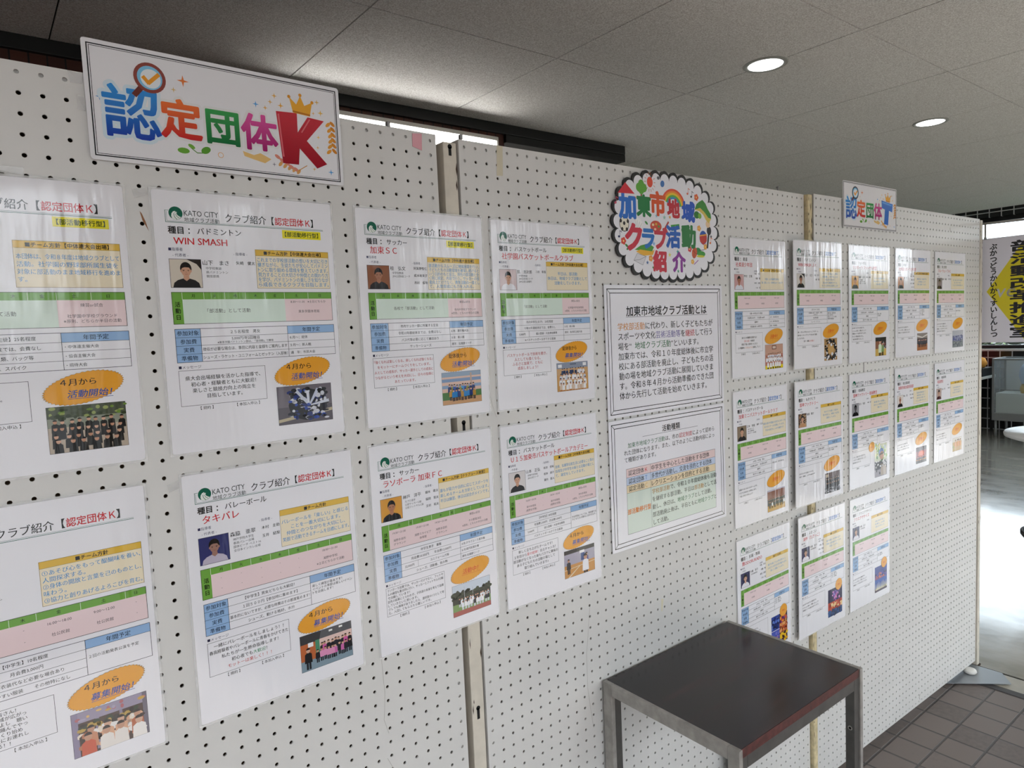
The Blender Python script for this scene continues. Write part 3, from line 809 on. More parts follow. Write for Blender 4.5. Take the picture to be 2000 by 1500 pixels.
WEEK = '「部活動」として活動'
HALF = '※原則、どちらか半日の活動'
NB = dict
CL = {
    'A': NB(sport='', name='　　　　　　　　　ブ', tag=1, rep='', ph='■チーム方針【中体連大会出場】', policy=['本団体は、令和８年度は地域クラブとして', '活動。社学園の野球部所属生徒を', '対象に部活動のまま地域移行を進めま', 'す。'],
            sch=[(WEEK, 104, 166, 6.2), ('練習or試合', 214, 156, 5.2), ('社学園中学校グラウンド', 214, 170, 5.2), (HALF, 214, 176.5, 5.2)], face=(('B9A98C', '26262A'), {}),
            fee=['【社学園中学校生徒】25名程度', '令和10年度総体までは、会費なし', 'ユニフォーム類、バッグ等', 'グローブ、スパイク'], annual=['・中体連主催大会', '・協会主催大会', '・招待大会'],
            msg=['活動内容は上記の通り。', '費用はかかりません。'], badge=['４月から', '活動開始！'], photo='baseball'),
    'B': NB(sport='バドミントン', name='WIN SMASH', tag=1, rep='山下　まさ', cv=['中学校教諭', '県バドミントン', '競技部員'], staff=['矢崎　健太'], ph='■チーム方針【中体連大会出場】',
            policy=['これまでの学校部活動の想いを大切に引き', '継ぎながら、生徒たちが安心してバドミン', 'トンに取り組める環境を整えていきます。', '努力することの大切さや仲間との関わり方', 'を学び、バドミントンの楽しさを知りなが', 'ら成長できるクラブを目指します。'],
            sch=[(WEEK, 92, 166, 6.6), ('8:30～11:30　※土日どちらか', 214, 154, 4.6), ('東条学園体育館', 214, 169, 5)], face=(('CFC6B8', '222226'), dict(extra='beam')),
            fee=['２５名程度　男女', '5,000円/年2回徴収\n※東条学園バドミントン部は、「部活動」で徴収', '徴収が必要な場合は、事前に内容と金額をご案内します', 'シューズ・ラケット・ユニフォームとゼッケン（入部後）'], annual=['６月～：総体', '９月～：新人戦', '通　年：市民大会'],
            msg=['県大会出場経験を活かした指導で、', '初心者・経験者ともに大歓迎！', '楽しさと競技力向上の両立を', '目指しています。'], mz=6.9, badge=['４月から', '活動開始！'], photo='huddle'),
    'C': NB(sport='サッカー', name='加東ＳＣ', tag=1, rep='桂　弘文', cv=['中学校教諭', 'JFA公認B級コーチ'], staff=['阿萬野智仁', '成本裕美子', '西村　俊明'], ph='■チーム方針【中体連大会出場】', ly=88,
            policy=['部活動からスムーズに地域展開を行い、', '子どもたちの活動環境を確保し続けると', 'いう目的のもと設立。現在の部活動と全', 'く同じ規定、内容で行う。サッカーの技', '能向上だけでなく、教育活動の一環とし', 'て、人間育成にも力を入れる。'],
            sch=[('各校で「部活動」として活動', 104, 166, 6.4), ('練習or試合', 214, 156, 5), ('市内中学校グラウンド', 214, 170, 5), (HALF, 214, 176.5, 5)], face=(('8E5A3E', '2A2628'), dict(skin='A8745A')),
            fee=['市内サッカー部に所属する生徒', '令和10年度総体までは、会費はなし', 'バス代等必要に応じて徴収あり', 'サッカーシューズ'], annual=['６月：選手権大会', '９月：新人戦', '通年：北播磨リーグ'],
            msg=['『強くなれば楽しくなる。楽しくなれば強くなる』', 'をモットーにチームづくりをしています。', '人としての成長が、サッカー選手としての成長に', 'つながるという考えを大切にし、日々の指導に', 'あたっています。'], mc='B02A34', mz=5.8, badge=['総体後から', '活動開始！'], photo='school'),
    'D': NB(sport='バスケットボール', name='社学園バスケットボールクラブ', tag=1, rep='肌　浩次郎', cv=['中学校教諭', 'JBA公認E級コーチ', 'JBA公認C級審判'], staff=['三原　彰吾'], ph='■チーム方針【中体連大会出場】', pal='c',
            policy=['平日は、部活動', '休日は、地域クラブ活動として', '活動をしていきます。'], ps=8,
            sch=[(WEEK, 104, 166, 6.4), ('練習or試合', 214, 156, 5), ('社学園中学校体育館', 214, 170, 5), (HALF, 214, 176.5, 5)], face=(('C9B4B4', 'DCDCE2'), {}),
            fee=['市内中学生(女子)　20名程度', '令和10年度総体までは、会費なし', '5,000円|個人登録・大会参加費等', '※バスケットボールができる服装'], annual=['９月：新人戦', '通年：各市町主催大会'],
            msg=['バスケットボールで技術を磨き、', '人としても強くなる。', 'ふるさと加東で、ともに', '成長しましょう！'], mc='B02A34', mz=7.2, badge=['総体後から', '募集開始！'], photo='gymteam'),
    'E': NB(sport='バレーボール', name='タキバレ', rep='森脇　亜翠', cv=['神戸学院大学生', '春高バレー出場', '国体ビーチ ベスト16', '全日本インカレ出場'], staff=['木村　圭助', '玉井　結梨'], pal='c', ly=85,
            policy=['バレーボールを「楽しい」と感じる', 'ことを一番大切にします。', '仲間とのつながりを大切にし、', '笑顔で活動できるチームを目標にします。'],
            sch=[('18:00～21:00', 214, 155, 5), ('滝野中学校', 214, 168, 5), ('※土日どちらかで活動', 214, 175, 5)] + [('-', x, y, 5) for x in (43, 72, 102, 131, 161) for y in (157, 172)], face=(('31356A', 'B9B2C4'), dict(skin='9A7468')),
            fee=['【中学生】男女どちらも大歓迎！', '１回５００円【参加時に集めます】', '基本的にないですが、必要な時費はその都度集めます！', 'シューズ、動ける格好、水分'], annual=['楽しく練習が基本です！', 'イベントの季節は楽しいイベン', 'トを企画します！'], alines=False,
            msg=['一緒にバレーボールをしましょう！！', '春高経験者やバレーボールに青春をかけてきた', '私たちが一生懸命指導します！', (('初心者でも', INKC), ('大歓迎', '2A8A5A'), ('！', INKC)), (('モットーは楽しく！！！', 'C24A44'),)], mz=6.4, badge=['４月から', '募集開始！'], photo='volley'),
    'F': NB(sport='', name='　　　　カンパニー', rep='', cv=['　　　　　　の舞台出身', '　公演の出演多数。'], ph='■チーム方針',
            policy=['①あそび心をもって醍醐味を養い、', '人間探求する。', '②身体の開放と言葉を己のものとし、', '味わう。', '③協力と創りあげるよろこびを育む。'],
            cols=[29, 42, 55, 100, 128, 176, 228, 253], sch=[('-', 35, 157, 5), ('-', 48, 157, 5), ('16:00～17:30', 77, 157, 5), ('社公民館', 77, 172, 5), ('-', 114, 157, 5), ('-', 114, 172, 5), ('16:00～18:00', 152, 157, 5), ('社公民館', 152, 172, 5), ('9:00～12:00', 202, 157, 5), ('社公民館', 202, 172, 5), ('-', 240, 157, 5), ('-', 240, 172, 5)],
            face=(('8A8078', '3A3638'), {}), fee=['【中学生】10名程度', '月会費3,000円', '貸し衣装代など必要な場合あり', '動きやすい服装　　その他特になし'], annual=['　２回の活動発表公演を予定'], alines=False,
            msg=['中学生の皆さん！', 'ことのない領域が広がっ', 'てる聴くのもよし　聴い', 'て、スキップ踊んでやっ', 'ちからゆっくり始め', 'ようつ醍醐味にお連れし', 'である！！'], mz=5.8, badge=['４月から', '募集開始！'], photo='stage'),
    'G': NB(sport='サッカー', name='ラソボーラ 加東ＦＣ', rep='神戸　洋平', cv=['元プロ選手', '公認サッカーC級', '公認フットサルC級'], staff=['細木　雄太', '福岡　寛太', '玉村　拓太'], ph='■チーム方針【クラブユース連盟】', ly=86,
            policy=['誰もが能力や目的に応じてスポーツを', '楽しめるチームを方針としています。', '平日は練習、休日は試合がメインです。'],
            cols=[29, 69, 77, 117, 157, 167, 205, 253], sch=[('19:30～21:00', 49, 156, 5), ('滝野多目的', 49, 169, 5), ('グラウンド', 49, 176, 5), ('19:30～21:00', 97, 156, 5), ('滝野スカイピア', 97, 169, 5), ('体育館', 97, 176, 5), ('19:30～21:00', 137, 156, 5), ('滝野多目的', 137, 169, 5), ('グラウンド', 137, 176, 5), ('練習or試合', 214, 156, 5), ('その都度決定', 214, 168, 5), (HALF, 214, 175, 4.8)],
            face=(('D79A3E', '1E1E22'), dict(skin='B07A5C')), fee=['中学生男子　募集', '月会費10,000円　　年会費12,000円', '22,000円|ユニフォーム代等', 'シューズ、活動着、飲み物'], annual=['４月:クラブユース選手権', '８月:高円宮選手権', '通年:北播磨リーグ'],
            msg=['ラソボーラ加東では、サッカーだけでなく、フットサ', 'ルの練習も重点的に行い、サッカーとフットサルの2輪', 'で活動しています！', '目先の結果にとらわれず、子供達の未来を考えて指導', 'していきたいと思います。', '少しでも興味がありましたら、選択肢の1つとして考', 'え、入団してもらえたら嬉しいです。'], mz=5.4, mal='l', badge=['活動中！'], photo='field'),
    'H': NB(sport='バスケットボール', name='Ｕ１５加東市バスケットボールアカデミー', ns=13, rep='山本　正弘', cv=['加東市体育館', 'JBA公認コーチ'], staff=['松井　佳祐', '松本　朋子', '瀧内　直人'], ph='■チーム方針【中体連大会出場】', ly=86,
            policy=['技術、気構等伝統生活に必要なこと等の', '指導及び中学生の新たな活動の場とし', 'て、運営をしていきます。'],
            cols=[29, 50, 90, 112, 158, 180, 222, 253], sch=[('18:30～20:30', 70, 156, 5), ('南中体育館', 70, 169, 5), ('(嬉野台学園)', 70, 176, 5), ('18:30～20:30', 135, 156, 5), ('南中体育館', 135, 169, 5), ('(嬉野台学園)', 135, 176, 5), ('練習or試合', 214, 156, 5), ('市内体育館', 214, 169, 5), (HALF, 214, 176, 4.8)] + [('-', x, y, 5) for x in (39, 101, 169) for y in (157, 172)],
            face=(('D4CFCF', '1C1C20'), {}), fee=['【中学生】20名程度', '年会費2,000円　月会費3,000円', '5,000円|個人登録・大会参加費等', 'バスケットボールができる服装'], annual=['大会参加については、参加者する', '子どもたちの意向に合わせます。'], alines=False,
            msg=['新しく立ち上げたチームです！', (('１年目から', INKC), ('夏の総体！', 'C4272F'), ('出るチャンス！', INKC)), '部活動がなくなった後もバスケに興味の', 'ある子どもたちの活動の場として', '取り組んでいきます♪'], mz=6.8, badge=['４月から', '募集開始！'], photo='court'),
}


def tclub(sport, name, face, photo, rep, policy, msg, fee, annual=('大会参加', '発表会'), br=None, pr=(153.6, 286, 242, 346), sch=None, **kw):
    c = NB(sport=sport, name=name, rep=rep, face=face, photo=photo, policy=list(policy), msg=list(msg), fee=list(fee), annual=list(annual), badge=['活動中！'], br=br, pr=pr, ps=6.6, mz=5.6, mal='l', pal='c', ns=12.5, alines=False,
           sch=sch or [('19:00～21:00', 72, 156, 5), ('体育館', 72, 171, 5), ('19:00～21:00', 146, 156, 5), ('体育館', 146, 171, 5), ('9:00～12:00', 214, 156, 5), ('体育館', 214, 171, 5)], mbw=142)
    c.update(kw)
    return c


STF = ['中西　哲也', '内藤　慎', '本田　宏和', '八木　亮']
FEE = ['小学生・中学生　男女', '月会費2,000円　　年会費5,000円', '保険代', '動きやすい服装、水筒']
MSG = ['はじめての方でも大歓迎です。', 'いっしょに楽しく活動しましょう！', '体験はいつでも受け付けています。']
POL = ['世代をこえて楽しく活動し、', '心と体を育てます。']
DNC = (('2A2C58', 'E4E2EA'), dict(longhair=True, skin='C9A090', extra='sky'))
DBR, DPR = (222, 251, 20, 18), (160, 258, 242, 344)
CLT = {
    'T1': tclub('柔道', '社柔道少年団', (('C9A0A0', 'DDE0EA'), dict(skin='A8705C')), 'judo', '中村　正義', ['礼儀、心の鍛練を基本に', '強く優しい心・身体をはぐくみます'], ['あなたの挑戦を応援する！', (('【初心者】', 'C4483A'), ('も歓迎！', INKC)), '柔道で強い身体をつくろう', (('心の鍛練も', INKC), ('できるように', 'D08030'), ('指導していく', INKC))], ['３歳～中学生までの男女', '月会費2,000円　　年会費5,000円', '保険代', '柔道着持参（※見学可）'], ['４月：市民柔道大会', '６月：郡市柔道大会', '通年：昇級審査'], ph='■チーム方針【中体連大会出場】', staff=STF, alines=True, mal='c', mz=6.2, pr=(153.6, 285, 242, 352), br=None),
    'T2': tclub('バドミントン', 'WIN SMASH Ｊｒ.', (('D2CEC8', '17171A'), dict(extra='beam', skin='9A6A52')), 'ringcircle', '山下　まさ', ['バドミントンを通して、仲間と', '切磋琢磨し、努力することの', '大切さを学びます。', '初心者から経験者まで一人', 'ひとりに合わせた指導をします'], ['楽しく学ぶ小学生からのジュニアのチーム。', '県大会～ステップアップできるまで指導', 'しております。', (('見学・体験', INKC), ('はお気軽に！', 'C4483A'))], ['小学１年～中学生', '月会費1,500円　年会費　小学生\n兄弟割引あり', '大会参加費', 'シューズ・ラケット'], ['春季大会・夏季大会', '秋の交流大会', '市民バドミントン大会', '年間の練習試合'], staff=STF[:2], pr=(160, 285, 232, 350), br=None),
    'T3': tclub('フットサル', 'ラソボーラ フットサル教室', (('D79A3E', '1E1E24'), {}), 'futsal', '神戸　洋平', ['サッカーの基礎を中心に', '楽しみながら技術の向上を', '目指す教室です。'], MSG + ['サッカー経験は問いません。', '一緒に体を動かしましょう。'], FEE, ['通年：教室', '交流試合'], cv=['元プロ選手', '公認サッカーC級', '公認フットサルC級'], staff=['細木　雄太'], pr=(166, 292, 238, 352), br=None),
    'T4': tclub('剣道', '社剣道スポーツ少年団', (('B97A4E', '17171B'), {}), 'gymline', '林　豊', ['剣道を通して礼節を学び、', '心身を鍛えることを', '目的に活動しています。'], MSG, FEE, ['４月：春季大会', '７月：市民大会', '８月：合宿', '11月：秋季大会'], ph='■チーム方針【中体連大会出場】', staff=STF, pr=(160, 290, 240, 350), br=None),
    'T5': tclub('陸上競技', 'ブルーウェーブＡＣ', (('8E8688', '2E2A2C'), dict(skin='8A7A78')), 'bluewash', '藤井　和也', ['走る・跳ぶ・投げるの基本を', '楽しく身につけます。', '一人ひとりの記録に挑戦します'], MSG + ['運動が苦手な子も歓迎です。'], FEE, ['記録会・駅伝大会'], staff=['中西　哲'], pr=(152, 290, 246, 352), br=None),
    'T6': tclub('バスケットボール', '加東ミニバスケットボールクラブ', (('8A7A68', '1B1B1F'), {}), 'hallteam', '立木　克哉', ['競技の喜びや団結の大切さにスポーツの', 'あり方とチームを目指しています。', '平日も休日もしっかり練習です'], ['基礎からはじめられるチームです。', '大会や交流試合にも参加します。', '一緒に汗をかきましょう！'], FEE, ['年間を通し、各市主催大会'], cv=['JBA公認コーチ', 'JBA公認審判員', '日本スポーツ協会員'], staff=['藤井　仁志'], pr=(153.6, 292, 242, 352), br=None),
    'T7': tclub('ものづくり', '雷神ファクトリー', (('5A463A', 'B98A62'), dict(extra='tiles')), 'workshop', '後藤　裕介', ['ものづくりを通して自分の', '想いを形にし、地域とつながる', '活動をしています。'], ['好きなものを自由につくろう。', '見学・体験は、いつでもOKです！'], FEE, ['４月：ものづくり体験', '10月：作品展'], staff=[], pr=(158, 290, 244, 352), br=None),
    'T8': tclub('絵画教室', '雷神ファクトリー 絵画教室', (('9A9AA0', '17171A'), dict(skin='55555A', hair='1A1A1C')), 'painter', '富士　邦彦', ['絵を描く楽しさを体験し、', '自分らしい表現を見つける', '教室です。'], ['いつも、自由に描ける教室です。', '一人ひとりの個性を大切にします', '道具は貸し出します。'], FEE, ['年間：作品展示会'], staff=['中西　哲'], pr=(160, 244, 242, 352), br=(140, 246, 20, 16), mbw=132),
    'T9': tclub('和太鼓演奏', '加東市和太鼓倶楽部', (('E0DAD6', '26262A'), dict(skin='B07A64', hair='C9A898')), 'concert', '神山　豊', ['和太鼓の演奏を通して', '地域を盛り上げます。', '音を合わせる楽しさを', 'いっしょに味わいましょう。'], MSG, FEE, ['春：定期演奏会', '夏：地域のまつり'], staff=STF[:2], pr=(158, 292, 240, 350), br=None),
    'T10': tclub('竜笛演奏', '竜笛教室', (('B8A49C', '4A1E22'), {}), 'flute', '大山　昇', ['日本の伝統音楽を学び、', '音色を楽しみます。', 'はじめての方も歓迎です。'], MSG, FEE, ['演奏会・地域行事'], staff=['中西　哲'], pr=(160, 296, 240, 346), br=None),
    'T11': tclub('民踊・舞踊', '舞ODORUKADO', DNC, 'dance4', '大橋　洋子', ['踊りを通して心と体を豊かにし、', 'ふるさとの文化を受け継ぎながら', '楽しく活動しています。'], MSG, FEE, ['４月：発表会', '８月：夏まつり', '11月：文化祭'], cv=['日本民踊指導者'], staff=STF, br=DBR, pr=DPR),
    'T12': tclub('よさこい', '滝呼（たきっこ）', DNC, 'yosakoi', '大橋　洋子', ['踊りの楽しさを地域へ広げ、', '笑顔と元気を届けるチームを', '目指しています。'], MSG, FEE, ['４月：発表会', '８月：夏まつり', '11月：文化祭'], cv=['日本民踊指導者'], staff=STF, br=DBR, pr=DPR),
    'T13': tclub('フラエクササイズ', 'フラエクササイズ', DNC, 'hula', '大橋　洋子', ['音楽に合わせて楽しく', '体を動かし、心も体も', '元気になりましょう。'], MSG, FEE, ['４月：発表会', '８月：夏まつり'], cv=['日本民踊指導者'], staff=[], br=DBR, pr=DPR),
}

# ------------------------------------------------------------------ the setting
CZ = 2.665                       # ceiling
m_ceil = plain('jiptone ceiling board', 'EAE6E2', 0.95, noise=0.30, nscale=190, bump=1.0, bscale=300, spec=0.1)
m_gap = plain('dark joint', '1A1816', 0.9)


def ceiling():
    mb = MB()
    P = 0.907
    x = 0.498 - 7 * P
    while x < XE:
        y = 1.263 - 7 * P
        while y < 5.2:
            x0, x1, y0, y1 = max(x, -5.6) + .003, min(x + P, XE) - .003, max(y, YW - 1.3) + .003, min(y + P, 5.0) - .003
            if x1 > x0 and y1 > y0:
                mb.box(x0, y0, CZ, x1, y1, CZ + .009, m_ceil)
            y += P
        x += P
    mb.box(-5.7, YW - 1.3, CZ + .009, XE + .2, 5.1, CZ + .06, m_gap)
    return struct(mb, 'ceiling', 'grey speckled ceiling of square boards with thin dark joints', 'ceiling')


ceiling()

# tiled entrance floor
mt, nt_, b_ = new_mat('quarry floor tiles')
g = nt_.nodes.new('ShaderNodeNewGeometry')
mpn = nt_.nodes.new('ShaderNodeMapping')
mpn.inputs['Location'].default_value = (-2.2675 / .1157 % 1, 0.1575 / .1157 % 1, 0)
mpn.inputs['Scale'].default_value = (1 / .1157, 1 / .1157, 1)
nt_.links.new(g.outputs['Position'], mpn.inputs['Vector'])
fr = nt_.nodes.new('ShaderNodeVectorMath'); fr.operation = 'FRACTION'
nt_.links.new(mpn.outputs[0], fr.inputs[0])
sp = nt_.nodes.new('ShaderNodeSeparateXYZ')
nt_.links.new(fr.outputs[0], sp.inputs[0])
edge = []
for k in (0, 1):
    s1 = nt_.nodes.new('ShaderNodeMath'); s1.operation = 'SUBTRACT'; s1.inputs[1].default_value = .5
    nt_.links.new(sp.outputs[k], s1.inputs[0])
    s2 = nt_.nodes.new('ShaderNodeMath'); s2.operation = 'ABSOLUTE'
    nt_.links.new(s1.outputs[0], s2.inputs[0]); edge.append(s2)
mxn = nt_.nodes.new('ShaderNodeMath'); mxn.operation = 'MAXIMUM'
nt_.links.new(edge[0].outputs[0], mxn.inputs[0]); nt_.links.new(edge[1].outputs[0], mxn.inputs[1])
gr = nt_.nodes.new('ShaderNodeMapRange'); gr.inputs[1].default_value = .46; gr.inputs[2].default_value = .48
nt_.links.new(mxn.outputs[0], gr.inputs[0])
fl = nt_.nodes.new('ShaderNodeVectorMath'); fl.operation = 'FLOOR'
nt_.links.new(mpn.outputs[0], fl.inputs[0])
wn = nt_.nodes.new('ShaderNodeTexWhiteNoise')
nt_.links.new(fl.outputs[0], wn.inputs['Vector'])
ns = nt_.nodes.new('ShaderNodeTexNoise'); ns.inputs['Scale'].default_value = 60; ns.inputs['Detail'].default_value = 6
nt_.links.new(g.outputs['Position'], ns.inputs['Vector'])
av = nt_.nodes.new('ShaderNodeMath'); av.operation = 'ADD'
nt_.links.new(wn.outputs['Value'], av.inputs[0]); nt_.links.new(ns.outputs['Fac'], av.inputs[1])
rr_ = nt_.nodes.new('ShaderNodeValToRGB')
rr_.color_ramp.elements[0].position = .35; rr_.color_ramp.elements[0].color = (*lin('665E5A'), 1)
rr_.color_ramp.elements[1].position = 1.3 / 2 + .3; rr_.color_ramp.elements[1].color = (*lin('7A706B'), 1)
nt_.links.new(av.outputs[0], rr_.inputs[0])
mix = nt_.nodes.new('ShaderNodeMix'); mix.data_type = 'RGBA'
mix.inputs[7].default_value = (*lin('565250'), 1)
nt_.links.new(gr.outputs[0], mix.inputs[0]); nt_.links.new(rr_.outputs[0], mix.inputs[6])
nt_.links.new(mix.outputs[2], b_.inputs['Base Color'])
b_.inputs['Roughness'].default_value = .55
bm = nt_.nodes.new('ShaderNodeBump'); bm.invert = True; bm.inputs['Strength'].default_value = .7; bm.inputs['Distance'].default_value = .004
nt_.links.new(gr.outputs[0], bm.inputs['Height']); nt_.links.new(bm.outputs[0], b_.inputs['Normal'])

mb = MB(); mb.box(-5.6, YW, -.1, 2.27, 2.35, 0, mt)
struct(mb, 'floor', 'brown quarry tile floor of the entrance lobby with grey grout', 'floor')
mb = MB()
mb.box(2.27, YW, -.1, 2.305, 5, .002, plain('dark stone strip', '4A4848', .6, noise=.1, nscale=50))
mb.box(2.305, YW, -.1, 2.42, 5, .001, plain('worn pale sill', 'A8A396', .35, noise=.12, nscale=14))
mb.box(2.42, YW, -.1, 2.436, 5, -.003, plain('dirt in the joint', '1D1A17', .9))
struct(mb, 'trim_1', 'worn pale doorway sill with a dark stone edge between the two floors', 'sill')
mh, nh, bh = new_mat('polished hall floor')
g = nh.nodes.new('ShaderNodeNewGeometry')
t1 = nh.nodes.new('ShaderNodeTexNoise'); t1.inputs['Scale'].default_value = 3.5; t1.inputs['Detail'].default_value = 6
m1 = nh.nodes.new('ShaderNodeMapping'); m1.inputs['Scale'].default_value = (2.2, .8, 1)
nh.links.new(g.outputs['Position'], m1.inputs['Vector']); nh.links.new(m1.outputs[0], t1.inputs['Vector'])
r1 = nh.nodes.new('ShaderNodeValToRGB')
r1.color_ramp.elements[0].position = .3; r1.color_ramp.elements[0].color = (*lin('8E8A80'), 1)
r1.color_ramp.elements[1].position = .75; r1.color_ramp.elements[1].color = (*lin('B4B0A6'), 1)
nh.links.new(t1.outputs['Fac'], r1.inputs[0]); nh.links.new(r1.outputs[0], bh.inputs['Base Color'])
r2 = nh.nodes.new('ShaderNodeMapRange'); r2.inputs[3].default_value = .10; r2.inputs[4].default_value = .26
nh.links.new(t1.outputs['Fac'], r2.inputs[0]); nh.links.new(r2.outputs[0], bh.inputs['Roughness'])
t2 = nh.nodes.new('ShaderNodeTexNoise'); t2.inputs['Scale'].default_value = 9; t2.inputs['Detail'].default_value = 3
nh.links.new(g.outputs['Position'], t2.inputs['Vector'])
b2 = nh.nodes.new('ShaderNodeBump'); b2.inputs['Strength'].default_value = .25; b2.inputs['Distance'].default_value = .004
nh.links.new(t2.outputs['Fac'], b2.inputs['Height']); nh.links.new(b2.outputs[0], bh.inputs['Normal'])
bh.inputs['Specular IOR Level'].default_value = 1.0
bh.inputs['Coat Weight'].default_value = .6
bh.inputs['Coat Roughness'].default_value = .08
mb = MB(); mb.box(2.436, YW, -.1, XE + .1, 5, 0, mh)
struct(mb, 'floor_hall', 'shiny pale grey vinyl floor of the hall beyond the boards', 'floor')

# brown tiled wall behind, black boxed beam above it
mw, nw, bw_ = new_mat('upright brown wall tiles')
g = nw.nodes.new('ShaderNodeNewGeometry')
m1 = nw.nodes.new('ShaderNodeMapping'); m1.inputs['Rotation'].default_value = (math.radians(90), 0, 0)
nw.links.new(g.outputs['Position'], m1.inputs['Vector'])
bk = nw.nodes.new('ShaderNodeTexBrick'); bk.offset = 0
bk.inputs['Color1'].default_value = (*lin('5A2E22'), 1); bk.inputs['Color2'].default_value = (*lin('47241C'), 1); bk.inputs['Mortar'].default_value = (*lin('120C0A'), 1)
bk.inputs['Scale'].default_value = 1; bk.inputs['Mortar Size'].default_value = .003; bk.inputs['Brick Width'].default_value = .06; bk.inputs['Row Height'].default_value = .227
nw.links.new(m1.outputs[0], bk.inputs['Vector']); nw.links.new(bk.outputs[0], bw_.inputs['Base Color']); bw_.inputs['Roughness'].default_value = .45
mb = MB(); mb.box(-5.6, 2.172, 0, 1.80, 2.43, CZ - .02, mw)
struct(mb, 'wall_back', 'dark brown wall of narrow upright tiles behind the boards', 'wall')
m_black = plain('black painted steel', '0B0A0A', .5)
mb = MB(); mb.box(-5.6, 2.15, 2.608, 2.81, 2.42, CZ - .0005, m_black); mb.box(1.801, 2.151, 2.561, 2.81, 2.42, 2.607, m_black)
struct(mb, 'trim_2', 'black boxed beam along the ceiling above the tiled wall', 'beam', .003)
m_plast = plain('off white plaster', 'B9B3A8', .9, noise=.05)
mb = MB(); mb.box(2.72, 2.43, 0, 2.80, 5, CZ, m_plast); struct(mb, 'wall_side', 'plain plaster wall around the corner behind the boards', 'wall')
mb = MB(); mb.box(2.8, 5, 0, XE + .1, 5.1, CZ, m_plast); struct(mb, 'wall_rear', 'plain plaster wall at the back of the hall', 'wall')
mb = MB(); mb.box(-5.7, YW, 0, -5.6, 2.43, CZ, m_plast); struct(mb, 'wall_left', 'plain plaster wall at the left end of the lobby', 'wall')

# far end wall: black square tiles with pale joints, long window
mk, nk, bk_ = new_mat('black square tiles')
g = nk.nodes.new('ShaderNodeNewGeometry')
m1 = nk.nodes.new('ShaderNodeMapping'); m1.inputs['Rotation'].default_value = (math.radians(90), 0, math.radians(90))
nk.links.new(g.outputs['Position'], m1.inputs['Vector'])
sw = nk.nodes.new('ShaderNodeSeparateXYZ'); nk.links.new(g.outputs['Position'], sw.inputs[0])
cw = nk.nodes.new('ShaderNodeCombineXYZ'); nk.links.new(sw.outputs[1], cw.inputs[0]); nk.links.new(sw.outputs[2], cw.inputs[1])
bt = nk.nodes.new('ShaderNodeTexBrick'); bt.offset = 0
bt.inputs['Color1'].default_value = (*lin('121215'), 1); bt.inputs['Color2'].default_value = (*lin('18181B'), 1); bt.inputs['Mortar'].default_value = (*lin('C9C9CC'), 1)
bt.inputs['Scale'].default_value = 1; bt.inputs['Mortar Size'].default_value = .006; bt.inputs['Brick Width'].default_value = .125; bt.inputs['Row Height'].default_value = .125
nk.links.new(cw.outputs[0], bt.inputs['Vector']); nk.links.new(bt.outputs[0], bk_.inputs['Base Color']); bk_.inputs['Roughness'].default_value = .25
WB, WT = .975, 2.565
mb = MB()
mb.box(XE, YW, 0, XE + .15, 5, WB, mk); mb.box(XE, YW, WT, XE + .15, 5, CZ, mk)
mb.box(XE, 2.6, WB, XE + .15, 5, WT, mk)
struct(mb, 'wall_end', 'black tiled end wall with pale grout grid, under and over the window', 'wall')
m_alu = plain('dark bronze window frame', '2C2A2C', .4, metal=.6)
glassm = clear_mat('window glass', 'F4F8FA', .93, .02)
w = tag(bpy.data.objects.new('window_1', None), 'long overexposed window in the black end wall of the hall', 'window', None, 'structure'); COL.objects.link(w); w.location = (XE, 0, WB)
mb = MB()
y = 1.53
while y > YW:
    mb.box(.05, y - .035, 0, .10, y + .035, WT - WB, m_alu); y -= 1.7
mb.box(.05, YW, 0, .10, 2.6, .05, m_alu); mb.box(.05, YW, WT - WB - .05, .10, 2.6, WT - WB, m_alu)
mb.build('window_frame', w)
mb = MB(); mb.box(-.02, YW, -.02, .05, 2.6, .006, plain('white window sill', 'E2E2E0', .5)); mb.build('window_sill', w)
mb = MB(); mb.box(.072, YW, .03, .078, 2.6, WT - WB - .03, glassm); mb.build('glass_pane', w)

# glazed front behind the photographer
mb = MB()
mb.box(-5.6, YW - .12, 2.28, XE + .1, YW, CZ, m_plast); mb.box(-5.6, YW - .12, 0, XE + .1, YW, .08, m_plast)
mb.box(.0, YW - .12, .08, .62, YW, 2.28, m_plast)
mb.box(4.2, YW - .12, .08, 6.2, YW, 2.28, m_plast)  # unseen solid bay, added to hold back daylight in the hall
struct(mb, 'wall_front', 'lintel, kerb and pillar of the glazed entrance front, with an added light-blocking bay', 'wall')
w = tag(bpy.data.objects.new('window_2', None), 'glazed entrance front facing the boards', 'window', None, 'structure'); COL.objects.link(w); w.location = (0, YW, 0)
mb = MB()
x = -5.6
while x < XE + .1:
    mb.box(x - .03, -.1, .08, x + .03, -.04, 2.28, m_alu); x += 1.465
mb.box(-5.6, -.1, .08, XE, -.04, .14, m_alu)
mb.build('window_frame', w)
m_conc = plain('dark asphalt forecourt', '2C2D2E', .9, noise=.08, nscale=3)
mb = MB(); mb.box(-20, YW - 30, -.3, 40, YW - .12, -.12, m_conc); struct(mb, 'ground', 'dark asphalt forecourt outside the glazed front', 'ground')
mb = MB(); mb.box(XE + .2, -14, -.3, 40, 12, -.12, m_conc); struct(mb, 'ground_side', 'pale paving outside the end window', 'ground')

# ------------------------------------------------------------------ the perforated boards
m_board = plain('cream painted hardboard', 'D3D2CF', .42, noise=.035, nscale=6, bump=.12, bscale=90)
m_bframe = plain('cream painted board frame', 'CAC7C2', .5, noise=.05, nscale=40)
m_back = plain('raw hardboard back', '6A5038', .8)
BB = 1.7875                     # hole row 0 to the bottom edge


